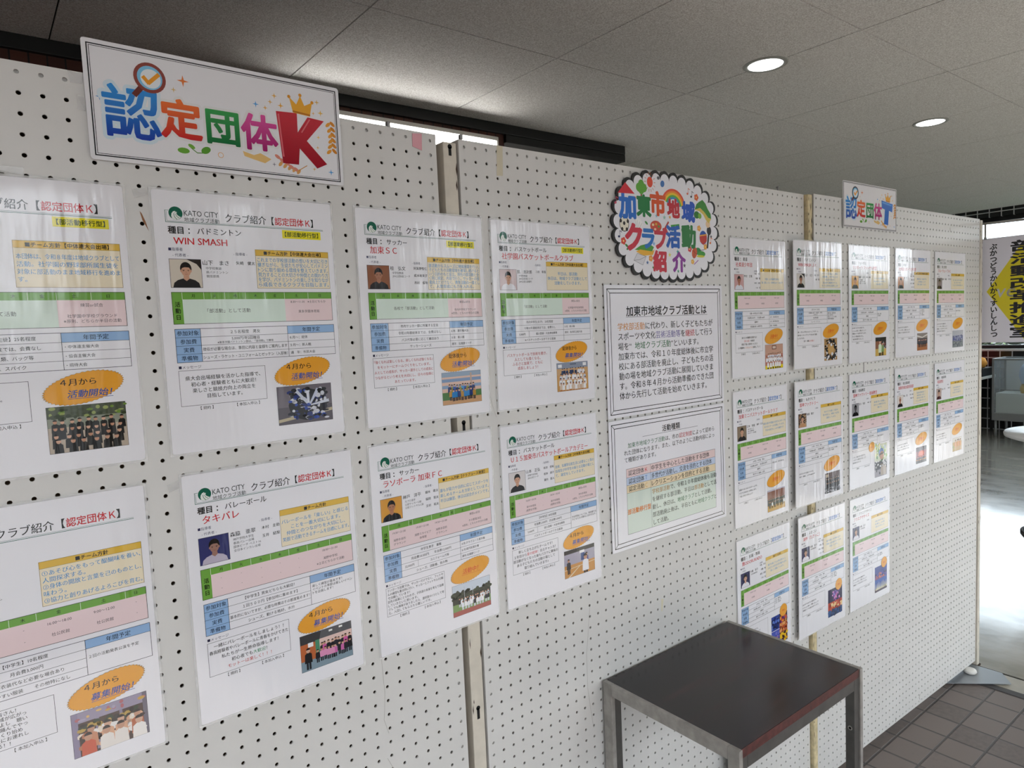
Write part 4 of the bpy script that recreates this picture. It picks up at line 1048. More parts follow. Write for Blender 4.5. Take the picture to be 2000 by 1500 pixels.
def board_mesh():
    nc, nr, p, r, dep = 48, 72, .025, .0030, .0028
    vs, fs = [], []
    W2, H2 = nc * 2 + 1, nr * 2 + 1
    idx = {}
    for j in range(H2):
        for i in range(W2):
            if i % 2 and j % 2:
                continue                                   # hole centres
            idx[(i, j)] = len(vs)
            vs.append(((i / 2 - .5) * p, 0, BB - (j / 2 - .5) * p))
    nb = len(vs)
    for cj in range(nr):
        for ci in range(nc):
            b = len(vs)
            cx, cz = ci * p, BB - cj * p
            for y in (0, dep):
                for k in range(8):
                    a = math.radians(135 - 45 * k)          # clockwise as seen from the front, starting upper left
                    vs.append((cx + r * math.cos(a), y, cz + r * math.sin(a)))
            i, j = 2 * ci, 2 * cj
            o = [idx[(i, j)], idx[(i + 1, j)], idx[(i + 2, j)], idx[(i + 2, j + 1)], idx[(i + 2, j + 2)], idx[(i + 1, j + 2)], idx[(i, j + 2)], idx[(i, j + 1)]]
            for k in range(8):
                k2 = (k + 1) % 8
                fs.append((o[k], b + k, b + k2, o[k2]))
                fs.append((b + k, b + 8 + k, b + 8 + k2, b + k2))
    # board edges
    x0, x1, z0, z1 = -p / 2, (nc - .5) * p, BB - (nr - .5) * p, BB + p / 2
    b = len(vs)
    vs += [(x0, 0, z0), (x1, 0, z0), (x1, 0, z1), (x0, 0, z1), (x0, dep, z0), (x1, dep, z0), (x1, dep, z1), (x0, dep, z1)]
    fs += [(b, b + 4, b + 5, b + 1), (b + 1, b + 5, b + 6, b + 2), (b + 2, b + 6, b + 7, b + 3), (b + 3, b + 7, b + 4, b)]
    me = bpy.data.meshes.new('perforated_board')
    me.from_pydata(vs, [], fs)
    me.materials.append(m_board)
    me.update()
    return me, (x0, x1, z0, z1)


bme, (bx0, bx1, bz0, bz1) = board_mesh()
fmb = MB()
for a in ((bx0, bz1 - .025, bx1, bz1), (bx0, bz0, bx1, bz0 + .025), (bx0, bz0 + .025, bx0 + .025, bz1 - .025), (bx1 - .025, bz0 + .025, bx1, bz1 - .025)):
    fmb.box(a[0], .0040, a[1], a[2], .028, a[3], m_bframe)
kmb = MB(); kmb.box(bx0, .0281, bz0, bx1, .031, bz1, m_back)


def board(k, u0, label, made=[]):
    o, e = frame_of(k)
    base = o + e.to_matrix() @ Vector((u0, 0, -BB))
    r = thing('pegboard_panel', label, 'panel', base, e, 'pegboard panels of the display wall')
    if not made:
        b = bpy.data.objects.new('perforated_board', bme); COL.objects.link(b); b.parent = r
        made += [b, fmb.build('board_frame', r), kmb.build('back_sheet', r)]
    else:
        for q in made:
            c = q.copy(); COL.objects.link(c); c.parent = r
    return r


pan1 = board(1, -.5625, 'large cream pegboard panel carrying the big K sign, at the near end')
pan2 = board(2, 0, 'cream pegboard panel behind the side table, carrying the cloud shaped title')
pan3 = board(3, 0, 'cream pegboard panel at the far end, carrying the small T sign')


def marks(root, k, u0, items):
    """dirt, cracks and scraps on a board, given in board coordinates (m)"""
    for name, pts, w, col, label in items:
        s = Sheet(root, -.0001, gloss=.6)
        s.part(name)
        q = [((u - u0) * 1000, -(v + BB) * 1000) for u, v in pts]
        if w:
            s.line(q, w, col)
        else:
            s.poly(q, col)
        for o in s.finish().values():
            if label:
                o['label'] = label


marks(pan1, 1, -.5625, [
    ('crack', [(0.4531, -0.8535), (0.4542, -0.8959), (0.4555, -0.9368), (0.4567, -0.9576), (0.4539, -0.9898), (0.4518, -1.0057), (0.4596, -1.0332)], .45, '8A857C', 'thin grey crack'),
    ('crack', [(0.454, -1.0766), (0.4638, -1.099)], .45, '8A857C', 'thin grey crack'),
    ('paint_chip', [(0.1355, -0.1583), (0.1366, -0.1637), (0.138, -0.1704), (0.1412, -0.177), (0.145, -0.1851), (0.1435, -0.179), (0.1418, -0.172), (0.1379, -0.1616)], 0, '8A5A34', 'brown paint chip'),
])
marks(pan2, 2, 0, [
    ('crack', [(0.0176, -0.3604), (0.0348, -0.3952), (0.0313, -0.4661), (0.0447, -0.5074)], .45, '9A9184', 'thin grey crack'),
    ('crack', [(0.2759, -0.9474), (0.2696, -0.9914), (0.26, -1.0574), (0.2597, -1.1344), (0.2673, -1.1916), (0.2733, -1.2293)], .5, '8A857C', 'thin grey crack'),
    ('crack', [(1.0323, -0.4979), (1.0314, -0.5282)], .5, '8A857C', 'thin grey crack'),
    ('crack', [(1.0031, -0.8946), (1.0007, -0.9311)], .5, '8A857C', 'thin grey crack'),
    ('stain', [(0.0756, 0.0121), (0.0898, 0.0121), (0.0874, -0.0435), (0.0726, -0.0449)], 0, 'CEC6AE', 'yellowish stain'),
    ('stain', [(0.5128, -1.0026), (0.5212, -1.005), (0.5157, -1.034), (0.5115, -1.0328)], 0, 'D8D2B8', 'yellowish stain'),
])
marks(pan3, 3, 0, [
    ('scratch', [(1.1276, -1.6239), (1.1278, -1.6541)], 1.2, '3A3632', 'dark scratch'),
    ('scratch', [(0.2757, -0.4947), (0.2756, -0.5293)], 3.2, '3A3632', 'dark slit'),
    ('scratch', [(0.6839, -1.7701), (0.6776, -1.76), (0.6879, -1.7499)], 1.6, '3A3632', 'dark scratch'),
    ('scratch', [(0.4961, -1.7698), (0.4954, -1.7846)], 2.2, '3A3632', 'dark scratch'),
    ('scratch', [(0.922, -1.7726), (0.9223, -1.786)], 2.2, '3A3632', 'dark scratch'),
    ('scratch', [(0.9147, -0.036), (0.9172, -0.049)], 2.4, '6A655C', 'grey scratch'),
])


# steel posts between the boards
m_post = plain('chipped cream post paint', 'CFC8BA', .5, noise=.1, nscale=25)
m_post2 = plain('yellowed chipped post paint', 'C9BA93', .55, noise=.25, nscale=60)
m_rust = plain('rust and bare steel', '3A2A20', .8, noise=.4, nscale=90)
m_dark = plain('dark gap', '0C0B0A', .9)


def post(x0, x1, yf, label, mat, slots, chips, zt):
    r = thing('partition_post', label, 'post', ((x0 + x1) / 2, yf, 0), group='posts of the display wall')
    h = (x1 - x0) / 2
    mb = MB()
    mb.box(-h, 0, .004, h, .030, zt, mat)
    mb.build('post_tube', r, .0015)
    mb = MB(); mb.box(-h - .006, -.004, 0, h + .006, .034, .004, m_rust); mb.build('base_plate', r)
    for z, sz in slots:
        mb = MB()
        mb.cyl((0, -.0004, z + .006), .0045, .0006, m_dark, 'y', 16)
        mb.box(-.003, -.0004, z - sz, .003, .0002, z + .006, m_dark)
        mb.build('slot', r)
    if chips:
        rr = random.Random(len(label))
        s = MB()
        for i in range(chips):
            z = zt - .01 - abs(rr.gauss(0, .28)) if i % 2 else .05 + rr.random() * (zt - .1)
            x = rr.choice((-h * .8, h * .8, -h * .7, h * .3)) + rr.uniform(-.002, .002)
            a, b = rr.uniform(.0008, .0022), rr.uniform(.003, .014)
            x = max(-h + a, min(h - a, x))
            s.add([(x - a, -.0003, z), (x, -.0003, z - b), (x + a, -.0003, z - b * .3), (x + a * .4, -.0003, z + b)], [(0, 1, 2, 3)], m_rust)
        s.build('rust_chips', r)['kind'] = 'stuff'
    return r


post(-.0452, -.0165, .0015, 'cream steel post with a dark keyhole slot, between the near boards', m_post, [(1.806, .010), (1.300, .016), (.742, .016)], 26, ZR + .005)
post(1.1905, 1.2135, -.0115, 'yellowed rust specked post between the title board and the far board', m_post2, [], 90, ZR + .012)
E3 = on_board(3, 1.19, 0, 0)[0]
post(E3.x + .003, E3.x + .027, E3.y - .001, 'cream end post with rusty foot, at the doorway end of the boards', m_post, [], 40, ZR + .008)

# ------------------------------------------------------------------ posters on the boards
GK = 'club posters under the K sign'
GT = 'club posters under the T sign'
FACES = {
    'A': 'laminated club poster with a team photo in black shirts, cut off by the picture edge',
    'B': 'laminated badminton club poster, glare on it, dark blue huddle photo',
    'C': 'laminated soccer club poster with children in blue before a school building',
    'D': 'laminated basketball club poster with rows of players in white on a gym floor',
    'E': 'laminated volleyball club poster with a pink shirted team in a hall',
    'F': 'laminated theatre club poster with costumed players on a stage, at the bottom corner',
    'G': 'laminated soccer club poster with a line of white shirted players before dark trees',
    'H': 'laminated basketball club poster with one white shirted player on court',
    'T1': 'laminated judo club poster with white judo suits over a yellow strip',
    'T2': 'laminated badminton club poster with people standing in a circle, across the yellowed post',
    'T3': 'laminated futsal class poster with two players in pale green',
    'T4': 'laminated kendo club poster with a dark line of people under a roof beam',
    'T5': 'laminated athletics club poster with a washed out bluish photo, last of the top row',
    'T6': 'laminated mini basketball poster with a green team on a yellow floor',
    'T7': 'laminated workshop club poster with a dark group photo and brown tile portrait',
    'T8': 'laminated painting class poster with a tall picture of a blue capped figure',
    'T9': 'laminated drumming group poster with a glowing red concert photo',
    'T10': 'laminated flute class poster with a pale photo of four players, last of the middle row',
    'T11': 'laminated folk dance poster with four stage pictures, partly behind the table',
    'T12': 'laminated festival dance poster with a tall purple and red photo',
    'T13': 'laminated hula exercise poster with a tall blue stage photo',
}
PLACE = {'A': (1, -.145, -.128), 'B': (1, .1505, -.128), 'C': (1, .4550, -.129), 'D': (2, .0500, -.129), 'E': (1, .1585, -.526), 'F': (1, -.151, -.529), 'G': (1, .4530, -.527), 'H': (2, .0500, -.528),
         'T1': (2, .8180, -.128), 'T6': (2, .8180, -.530), 'T11': (2, .8210, -.932), 'T3': (3, .1800, -.128), 'T4': (3, .4840, -.127), 'T5': (3, .7840, -.128), 'T8': (3, .1800, -.530), 'T9': (3, .4810, -.531), 'T10': (3, .7850, -.533), 'T13': (3, .1810, -.930)}
for k, (bd, u, v) in PLACE.items():
    d = CL.get(k) or CLT.get(k)
    poster(on_board(bd, u, v), d, FACES[k], GK if k in CL else GT, 'Ｋ' if k in CL else 'Ｔ', 2)
for k, u, v in (('T2', -.1270, -.126), ('T7', -.1255, -.530), ('T12', -.1145, -.930)):
    poster(on_board(3, u, v, .004), CLT[k], FACES[k], GT, 'Ｔ', 2)


# ------------------------------------------------------------------ the two team signs
def sparkle(p, x, y, r, c):
    p.star(x, y, r, c, 4, .26)


def team_sign(loc, label, mark, w, h, mar, k):
    """K and T signs: coordinates below are mm inside the printed border (343 x 141 for K)"""
    r = thing('team_sign', label, 'sign', loc[0], loc[1], 'team signs on top of the boards')
    slab(r, w, h, .8, ink('E6E6EA'), r=4)
    p = Sheet(r, 0)
    X = lambda v: mar + v * k
    Y = lambda v: mar + v * (.94 if mark == 'Ｔ' else 1)
    p.part('printed_border')
    p.frame(mar, mar, w - mar, h - mar, 1.5, '2A2A30'); p.frame(mar + 2.4, mar + 2.4, w - mar - 2.4, h - mar - 2.4, .7, '2A2A30')
    p.part('letter_shadow', 5)
    for s, x, y, z in (('認', 47, 81, 74), ('定', 108, 80, 58), ('団', 164, 82, 54), ('体', 217, 82, 58)):
        p.text(s, X(x), Y(y), z * k, 'CFE0EA' if s == '認' else 'E0E0E0', 'c', .07 if s == '認' else .075)
    p.part('lettering', 6)
    for s, x, y, z, a, b in (('認', 47, 81, 72, '2A8FDC', '1C3FA8'), ('定', 108, 80, 55, 'E8702E', 'C8282E'), ('団', 164, 82, 52, '2E9A4A', '146A3A'), ('体', 217, 82, 55, 'D84A9A', 'A01E6A')):
        y0 = Y(y) - z * .45
        p.text(s, X(x), Y(y), z * k, ink2(a, b, y0, y0 + z * .9), 'c', {'認': .019, '定': .034, '団': .03, '体': .03}[s])
    if mark == 'Ｋ':
        p.up(); p.poly([(X(244), Y(46)), (X(277), Y(44)), (X(276.5), Y(73)), (X(294), Y(47.5)), (X(321), Y(49.5)), (X(290.5), Y(84)), (X(322), Y(116)), (X(305), Y(124.5)), (X(278), Y(97)), (X(275), Y(122)), (X(250), Y(122.5))], ink2('C8283A', '9A1428', 46, 130))
        p.up(); p.line([(X(247.5), Y(50)), (X(251.5), Y(112))], 2.4, 'D86A74'); p.line([(X(297), Y(51)), (X(283), Y(72))], 2, 'D86A74')
    else:
        p.up(); p.poly([(X(240), Y(42)), (X(318), Y(50)), (X(314), Y(78)), (X(292), Y(74)), (X(286), Y(124)), (X(258), Y(122)), (X(264), Y(72)), (X(243), Y(68))], '2A6FCC')
        p.up(); p.poly([(X(247), Y(46)), (X(312), Y(53)), (X(311), Y(58)), (X(246), Y(51))], '5AA0E6')
    p.part('magnifier_drawing', 7)
    p.up()
    p.line([(X(52), Y(56)), (X(60), Y(46))], 7, '6A2A24'); p.ring(X(72), Y(31), 15.5 * k, 20 * k, '8A4038' if mark == 'Ｋ' else '22304A')
    p.up(); p.ell(X(72), Y(31), 15.6 * k, 15.6 * k, '7CC0E4', 28); p.up(); p.ell(X(73), Y(32), 12.5 * k, 12.5 * k, 'E4EAEE', 28)
    p.up(); p.line([(X(64), Y(31)), (X(70), Y(38)), (X(83), Y(25))], 5, 'E89A2A')
    p.part('crown_drawing', 7)
    p.up(); p.poly([(X(271), Y(44)), (X(266), Y(21)), (X(277), Y(31)), (X(284), Y(17)), (X(290), Y(31)), (X(303), Y(24)), (X(298), Y(46))], 'E8A82E')
    p.up(); p.line([(X(271), Y(42)), (X(298), Y(44))], 2.6, 'B8701C')
    for x, y in ((266, 21), (284, 16), (303, 24)):
        p.ell(X(x), Y(y), 2.6, 2.6, 'D8902A', 10)
    p.part('leaf_drawing')
    p.line([(X(118), Y(117)), (X(126), Y(123)), (X(137), Y(122))], 1.2, '5A8A3A')
    p.ell(X(108), Y(122), 8, 4, '6AA83E', 14); p.ell(X(119), Y(115), 5, 2.6, '7AB44A', 12, .5); p.ell(X(138), Y(118), 7, 4.6, '5A9A36', 14, -.5)
    p.part('wheat_drawing')
    for i in range(6):
        t = i / 5
        p.ell(X(327 + 4 * math.sin(t * 3)), Y(96 - 42 * t), 5.2, 2.6, 'E09A3A', 10, -.7); p.ell(X(336 - 1 * t), Y(94 - 42 * t), 5.2, 2.6, 'D08428', 10, -2.4)
    p.part('wheat_drawing#2')
    for i in range(5):
        p.ell(X(242 + i * 7), Y(114 + i * 4 + (i % 2)), 5, 2.6, 'D88A78' if mark == 'Ｋ' else 'D89A3A', 10, .6); p.ell(X(246 + i * 7), Y(124 + i * 2.2), 4.6, 2.4, 'D8A060', 10, -.9)
    p.line([(X(274), Y(131)), (X(288), Y(122))], 1.2, 'C89050')
    p.part('swirl_drawing')
    p.poly([(X(190), Y(112)), (X(206), Y(116)), (X(216), Y(112)), (X(232), Y(119)), (X(222), Y(126)), (X(204), Y(122)), (X(192), Y(119))], 'E4BE7A')
    p.ring(X(158), Y(122), 3.2, 4, 'E0A860', n=14)
    p.part('sparkle_drawing')
    for x, y, q, c in ((114, 27, 8, 'E07A3A'), (101, 41, 4, 'D8B878'), (214, 41, 5, '5AA0DC'), (10, 66, 5, '4A90D0'), (243, 24, 4.5, 'E8B04A'), (236, 34, 4, 'E0B060'), (252, 37, 5, 'E8A83A'), (228, 44, 4, 'E0A850'), (311, 22, 4.5, 'D8B060'), (316, 38, 5, 'E8B84A'), (304, 40, 3, 'E0A850'), (310, 76, 3.4, 'E8B84A'), (308, 92, 3, 'E0A850'), (328, 128, 5, '5AA0DC'), (236, 126, 3.4, '8A8A96'), (300, 126, 3, 'E0A850')):
        sparkle(p, X(x), Y(y), q, c)
    p.finish()
    return r


team_sign(on_board(1, .083, .0565, .004), 'large glossy sign ending in a red K, standing over the near board edge', 'Ｋ', 355, 153, 6, 1.0)
team_sign(on_board(3, .144, .0655, .004), 'glossy sign ending in a blue T, standing over the far board edge', 'Ｔ', 343, 139, 3, .985)

# ------------------------------------------------------------------ the cloud shaped title
r = thing('title_sign', 'cloud shaped white title sign with thick black scalloped rim and bright drawings', 'sign', *on_board(2, .358, .050, .006))


def cloud_outline(inset, n=30):
    cx, cy, rx, ry = 214, 166, 178 - inset, 112 - inset
    base = []
    for i in range(n):
        a = 2 * math.pi * (i + .5) / n
        e_ = 2 / 2.7
        base.append((cx + rx * math.copysign(abs(math.cos(a)) ** e_, math.cos(a)), cy + ry * math.copysign(abs(math.sin(a)) ** e_, math.sin(a))))
    # even spacing along the outline
    per = [0]
    for i in range(n):
        x, y = base[i]; x2, y2 = base[(i + 1) % n]
        per.append(per[-1] + math.hypot(x2 - x, y2 - y))
    ev = []
    for k in range(n):
        t = per[-1] * k / n
        j = max(i for i in range(n) if per[i] <= t)
        f = (t - per[j]) / (per[j + 1] - per[j])
        ev.append((base[j][0] * (1 - f) + base[(j + 1) % n][0] * f, base[j][1] * (1 - f) + base[(j + 1) % n][1] * f))
    pts = []
    for k in range(n):
        (x0, y0), (x1, y1) = ev[k], ev[(k + 1) % n]
        mx_, my = (x0 + x1) / 2, (y0 + y1) / 2
        d = math.hypot(x1 - x0, y1 - y0)
        nx, ny = (y1 - y0) / d, -(x1 - x0) / d
        hb = d * .52
        for i in range(8):
            a = math.pi * i / 8
            c, s_ = -math.cos(a), math.sin(a)
            pts.append((mx_ + (x1 - x0) / 2 * c + nx * hb * s_, my + (y1 - y0) / 2 * c + ny * hb * s_))
    return pts


out = cloud_outline(-1)
mb = MB()
n = len(out)
mb.add([(x / 1000, 0, -y / 1000) for x, y in out] + [(x / 1000, .004, -y / 1000) for x, y in out], [tuple(range(n - 1, -1, -1)), tuple(range(n, 2 * n))] + [(i, (i + 1) % n, n + (i + 1) % n, n + i) for i in range(n)], ink('19181A', .35))
mb.build('black_rim', r)
p = Sheet(r, 0, gloss=.3)
p.part('white_card', 2); p.poly(cloud_outline(5.5), 'E8E8EE')
p.part('house_drawing', 10); p.poly([(42, 100), (67, 75), (97, 98)], 'D02E3E')
p.part('sun_drawing'); p.ell(150, 67, 10, 12, 'E0503A', 24)
for i in range(14):
    a = 2 * math.pi * i / 14
    p.line([(150 + 14 * math.cos(a), 67 + 16 * math.sin(a)), (150 + 19 * math.cos(a), 67 + 22 * math.sin(a))], 1.4, 'C87A4A')
p.part('tree_drawing'); p.rect(117, 90, 122, 112, '8A5A34'); p.up()
for x, y in ((112, 82), (120, 74), (129, 82), (120, 87)):
    p.ell(x, y, 10, 10, '5FA83C', 14)
p.part('rainbow_drawing')
for i, c in enumerate(('E0503A', 'EA8A36', 'ECC83A', '5FAE4A', '3A8FC8')):
    p.ring(232, 118, 40 - i * 5, 45 - i * 5, c, 195, 345, 20, .95, .14)
p.part('bird_drawing'); p.ell(194, 67, 7, 8, '3A6FB0', 14, .5); p.ell(180, 55, 5, 4, '5A5A62', 10)
p.part('note_drawing')
for x, y, c in ((34, 122, 'C8506A'), (42, 195, '1E2A5A'), (286, 82, 'D86A50'), (300, 88, '2A2A32'), (372, 196, 'E0783A')):
    p.ell(x, y, 3.4, 2.6, c, 10); p.line([(x + 3, y), (x + 3, y - 13)], 1.2, c); p.line([(x + 3, y - 13), (x + 9, y - 10)], 1.6, c)
p.part('hill_drawing')
p.poly([(312, 118), (320, 104), (330, 98), (344, 92), (356, 100), (364, 112), (376, 124), (378, 136), (366, 134), (352, 122), (334, 112)], '3E8A3A'); p.up()
p.poly([(312, 118), (334, 112), (352, 122), (366, 134), (378, 136), (368, 148), (356, 140), (346, 128), (330, 120)], 'D8C060'); p.ell(320, 130, 11, 9, '2E7A34', 14); p.ell(332, 132, 7, 7, '7AB83E', 12); p.ell(364, 150, 9, 9, 'E8C8A0', 14)
p.part('hill_drawing#2'); p.ell(322, 218, 12, 9, '2E8A4A', 16); p.ell(336, 224, 15, 7, '3E9A3E', 16); p.ell(332, 230, 16, 3, 'C8C83A', 14)
p.part('hill_drawing#3'); p.poly([(92, 222), (150, 226), (158, 214), (140, 206), (112, 212)], '4E9A3A'); p.up(); p.poly([(96, 226), (110, 221), (150, 224), (160, 219), (154, 232), (120, 235)], 'E8B23A')
p.part('ball_drawing'); p.ell(60, 166, 15, 17, 'E6E2D0', 24); p.up(); p.ring(60, 166, 14, 15.6, '2A2622', n=28, sy=1.12)
for x, y in ((60, 165), (49, 160), (72, 160), (53, 178), (68, 178), (60, 151)):
    p.ell(x, y, 4.2, 4.6, '241F1C', 6)
p.part('shuttlecock_drawing'); p.poly([(100, 178), (94, 158), (100, 150), (114, 152), (122, 164), (110, 182)], 'F0F0F0')
for a in (0, 1, 2, 3):
    p.line([(104, 180), (95 + a * 8, 153 + a * 3)], .7, '9A9AA0')
p.up(); p.ell(105, 183, 6, 7, 'DCDCE2', 12); p.ring(105, 183, 5.4, 6.4, '4A4A52', n=14)
p.part('palette_drawing'); p.ell(167, 166, 20, 13, 'C8503A', 20); p.up()
for x, y, c in ((157, 163, 'E8D8B0'), (168, 161, 'D8A83A'), (177, 166, '5A9A4A'), (164, 173, 'E8C8A8')):
    p.ell(x, y, 4, 3, c, 10)
p.line([(190, 180), (212, 154)], 5, 'B83A30'); p.line([(187, 184), (191, 179)], 4, '2A2A2E')
p.part('bag_drawing'); p.poly([(220, 160), (252, 156), (254, 168), (224, 174)], '3E9A3E'); p.poly([(262, 172), (278, 166), (280, 178), (264, 182)], 'E8C43A'); p.up(); p.star(237, 165, 5, 'E8D84A', 5, .5)
p.part('microphone_drawing'); p.line([(366, 176), (360, 208)], 6, '1E1C20'); p.line([(360, 208), (344, 214), (328, 216)], 1.4, '2A2A2E'); p.ell(368, 166, 9, 11, '2A282C', 16)
p.part('drum_drawing'); p.ell(344, 184, 15, 17, '2A5AB0', 20); p.up(); p.poly([(330, 178), (358, 174), (358, 192), (344, 202), (331, 194)], 'C0382E'); p.line([(330, 180), (358, 176)], 2.4, 'E8B84A')
p.part('flower_drawing')
for x, y, z, c in ((56, 204, 8, 'D84A3A'), (266, 66, 0, 'D84A3A'), (320, 88, 8, 'E0683A'), (290, 214, 7, 'D02E3E'), (146, 240, 7, 'E8A04A'), (328, 162, 7, 'E8A84A'), (300, 244, 6, 'E8B04A'), (352, 206, 7, 'E8A84A')):
    if z:
        p.part('flower_drawing#%d' % x)
        for i in range(5):
            p.ell(x + z * .6 * math.cos(i * 1.257), y + z * .6 * math.sin(i * 1.257), z * .5, z * .5, c, 8)
        p.up(); p.ell(x, y, z * .3, z * .3, 'F0D88A', 8)
p.part('leaf_drawing')
for x, y, q in ((66, 214, .6), (70, 220, -.5), (156, 262, .4), (134, 160, .6)):
    p.ell(x, y, 6, 2.8, '3E8A44', 10, q)
p.part('envelope_drawing'); p.poly([(88, 246), (100, 230), (130, 236), (118, 256)], 'DADAE0'); p.up(); p.line([(88, 246), (108, 244), (130, 236)], 1, '8A8A92'); p.line([(88, 246), (100, 230), (130, 236), (118, 256), (88, 246)], .9, '8A8A92')
p.part('basketball_drawing'); p.ell(308, 222, 10, 14, 'C85A38', 16, .3); p.up(); p.line([(300, 216), (318, 226)], 1, '6A2A1C'); p.line([(308, 209), (306, 236)], 1, '6A2A1C'); p.line([(306, 250), (322, 240)], 2, '9A4AA8')
p.part('sparkle_drawing')
for x, y, q, c in ((218, 142, 5, 'E8A84A'), (170, 142, 5, '8AC0D8'), (198, 144, 6, '9AC8B8'), (158, 206, 6, '8AB8E0'), (214, 230, 6, 'E8E07A'), (244, 222, 6, '3AA09A'), (268, 254, 6, '5A5A62'), (134, 250, 5, '4A6AA0'), (376, 180, 5, '4A4A52'), (250, 236, 0.1, 'E8A84A'), (244, 268, 5, '4A9A7A'), (264, 140, 5, '2E6A4A'), (230, 190, 6, 'E8A05A')):
    p.star(x, y, q, c, 5, .45)
p.part('lettering', 9)
for s, x, y, z, c in (('加', 72, 126, 58, '2A6FC8'), ('東', 127, 122, 50, '1F7A42'), ('市', 176, 114, 56, 'D8582E'), ('地', 232, 121, 46, 'C0303E'), ('域', 288, 125, 50, '2A5AC0'), ('ク', 90, 194, 66, 'C83248'), ('ラ', 139, 194, 52, '2A72C0'), ('ブ', 184, 194, 52, 'C43A4A'), ('活', 228, 187, 54, '2A62B8'), ('動', 287, 184, 56, '2E7A42'), ('紹', 178, 246, 50, 'C8384A'), ('介', 248, 246, 48, '8A3A98')):
    p.text(s, x, y, z, c, 'c', .05)
p.part('lettering', 10); p.rect(98, 104, 102, 106, 'E8842A')
p.finish()

# ------------------------------------------------------------------ the two text cards


def card(v, label, fh):
    r = thing('notice_card', label, 'notice', *on_board(2, .349, v + .009, .0035), 'framed text cards under the cloud sign')
    slab(r, 428, fh + 17, .5, ink('E9E9EF'))
    p = Sheet(r, 0)
    p.part('printed_frame')
    w = 410
    p.frame(9, 9, 9 + w, 9 + fh, 1.7, '1C1C20'); p.frame(18, 18, w, fh, 1.5, '1C1C20')
    for a, b in (((9, 9), (18, 18)), ((9 + w, 9), (w, 18)), ((9, 9 + fh), (18, fh)), ((9 + w, 9 + fh), (w, fh))):
        p.line([a, b], 1.2, '1C1C20')
    return r, p


r, p = card(-.260, 'upper white card with eight lines of text under the cloud sign', 279)
K_, OR, PU, RE, GN = '201F22', 'D08A38', '6A62A0', 'B8303A', '1F6A3E'
p.part('title_text'); p.text('加東市地域クラブ活動とは', 216, 59, 24.6, K_, 'c', .016, w=294); p.line([(68, 72), (366, 72)], .8, '50505A')
p.part('body_text')
for i, sg in enumerate(([('学校部活動', OR), ('に代わり、新しく子どもたちが', K_)], [('スポーツや文化', K_), ('芸術活動等', PU), ('を', K_), ('継続', RE), ('して行う', K_)], [('場を“', K_), ('地域クラブ活動', GN), ('”といいます。', K_)], [('加東市では、令和１０年度総体後に市立学', K_)], [('校にある部活動を廃止し、子どもたちの活', K_)], [('動の場を地域クラブ活動に展開していきま', K_)], [('す。令和８年４月から活動準備のできた団', K_)], [('体から先行して活動を始めていきます。', K_)])):
    p.runs(sg, 39, 93 + i * 22.2, 18.3, 'l', .009)
p.finish()
r, p = card(-.562, 'lower white card with a four row coloured table of club types', 282)
p.part('title_text'); p.text('活動種類', 214, 36, 16.8, K_, 'c', .016); p.line([(111, 46.5), (316, 46.5)], .8, '50505A')
p.part('body_text')
for i, sg in enumerate(([('　', K_), ('加東市地域クラブ活動', GN), ('は、市の', K_), ('認定制度', RE), ('によって認めら', K_)], [('れた団体になります。また、以下のように活動内容によっ', K_)], [('て種類があります。', K_)])):
    p.runs(sg, 47, 61 + i * 16.3, 13, 'l', .006)
p.part('kind_table', 3)
ty = [114.5, 134.6, 152.3, 170.3, 266]
for i, c in enumerate(('E6CFCF', 'C6D4EA', 'EAD9B8', 'D3E0D6')):
    p.rect(52.5, ty[i], 385, ty[i + 1], c)
p.up()
p.frame(52.5, ty[0], 385, ty[4], .7, '3A3A3E'); p.line([(135, ty[0]), (135, ty[4])], .6, '3A3A3E')
for yv in ty[1:4]:
    p.line([(52.5, yv), (385, yv)], .6, '3A3A3E')
for (a, b, c), t, i in ((('認定団体', 'Ｋ', 'C8303A'), '中学生を中心とした活動をする団体', 0), (('認定団体', 'Ｔ', '4A86C8'), '多世代が活動し、交流を目的とする団体', 1), (('認定活動', 'Ｃ', 'D8B05A'), 'レクリエーションを目的とする活動', 2)):
    yv = (ty[i] + ty[i + 1]) / 2
    p.runs([(a, K_), (b, c)], 59, yv, 13.4, 'l', .01); p.text(t, 138, yv, 14, K_, 'l', .01, maxw=232)
p.text('部活動移行型', 93.5, 214, 13.4, 'D27A2C', 'c', .03)
for i, sg in enumerate(([('学校部活動', 'B08028'), ('で、令和１０年度総体後も活動', K_)], [('を継続する部活動。平日は', K_), ('部活動', 'B08028'), ('として活', K_)], [('動し、休日は、', K_), ('地域クラブ', GN), ('として活動。', K_)], [('部活動廃止後は、平日ともに', K_), ('地域クラブ', GN), ('と', K_)], [('して活動。', K_)])):
    p.runs(sg, 138, 181 + i * 18.6, 13.2, 'l', .01)
p.finish()

# small scraps fixed to the boards
def bit(name, label, k, pts, col, gl=.5, t=.0004):
    base, e = on_board(k, pts[0][0], pts[0][1], .0006)
    r = thing(name, label, name.split('_')[-1], base, e)
    mb = MB()
    q = [(u - pts[0][0], v - pts[0][1]) for u, v in pts]
    n = len(q)
    mb.add([(x, -t, z) for x, z in q] + [(x, 0, z) for x, z in q], [tuple(range(n)), tuple(range(2 * n - 1, n - 1, -1))] + [(i, n + i, n + (i + 1) % n, (i + 1) % n) for i in range(n)], ink(col, gl))
    mb.build('strip', r)


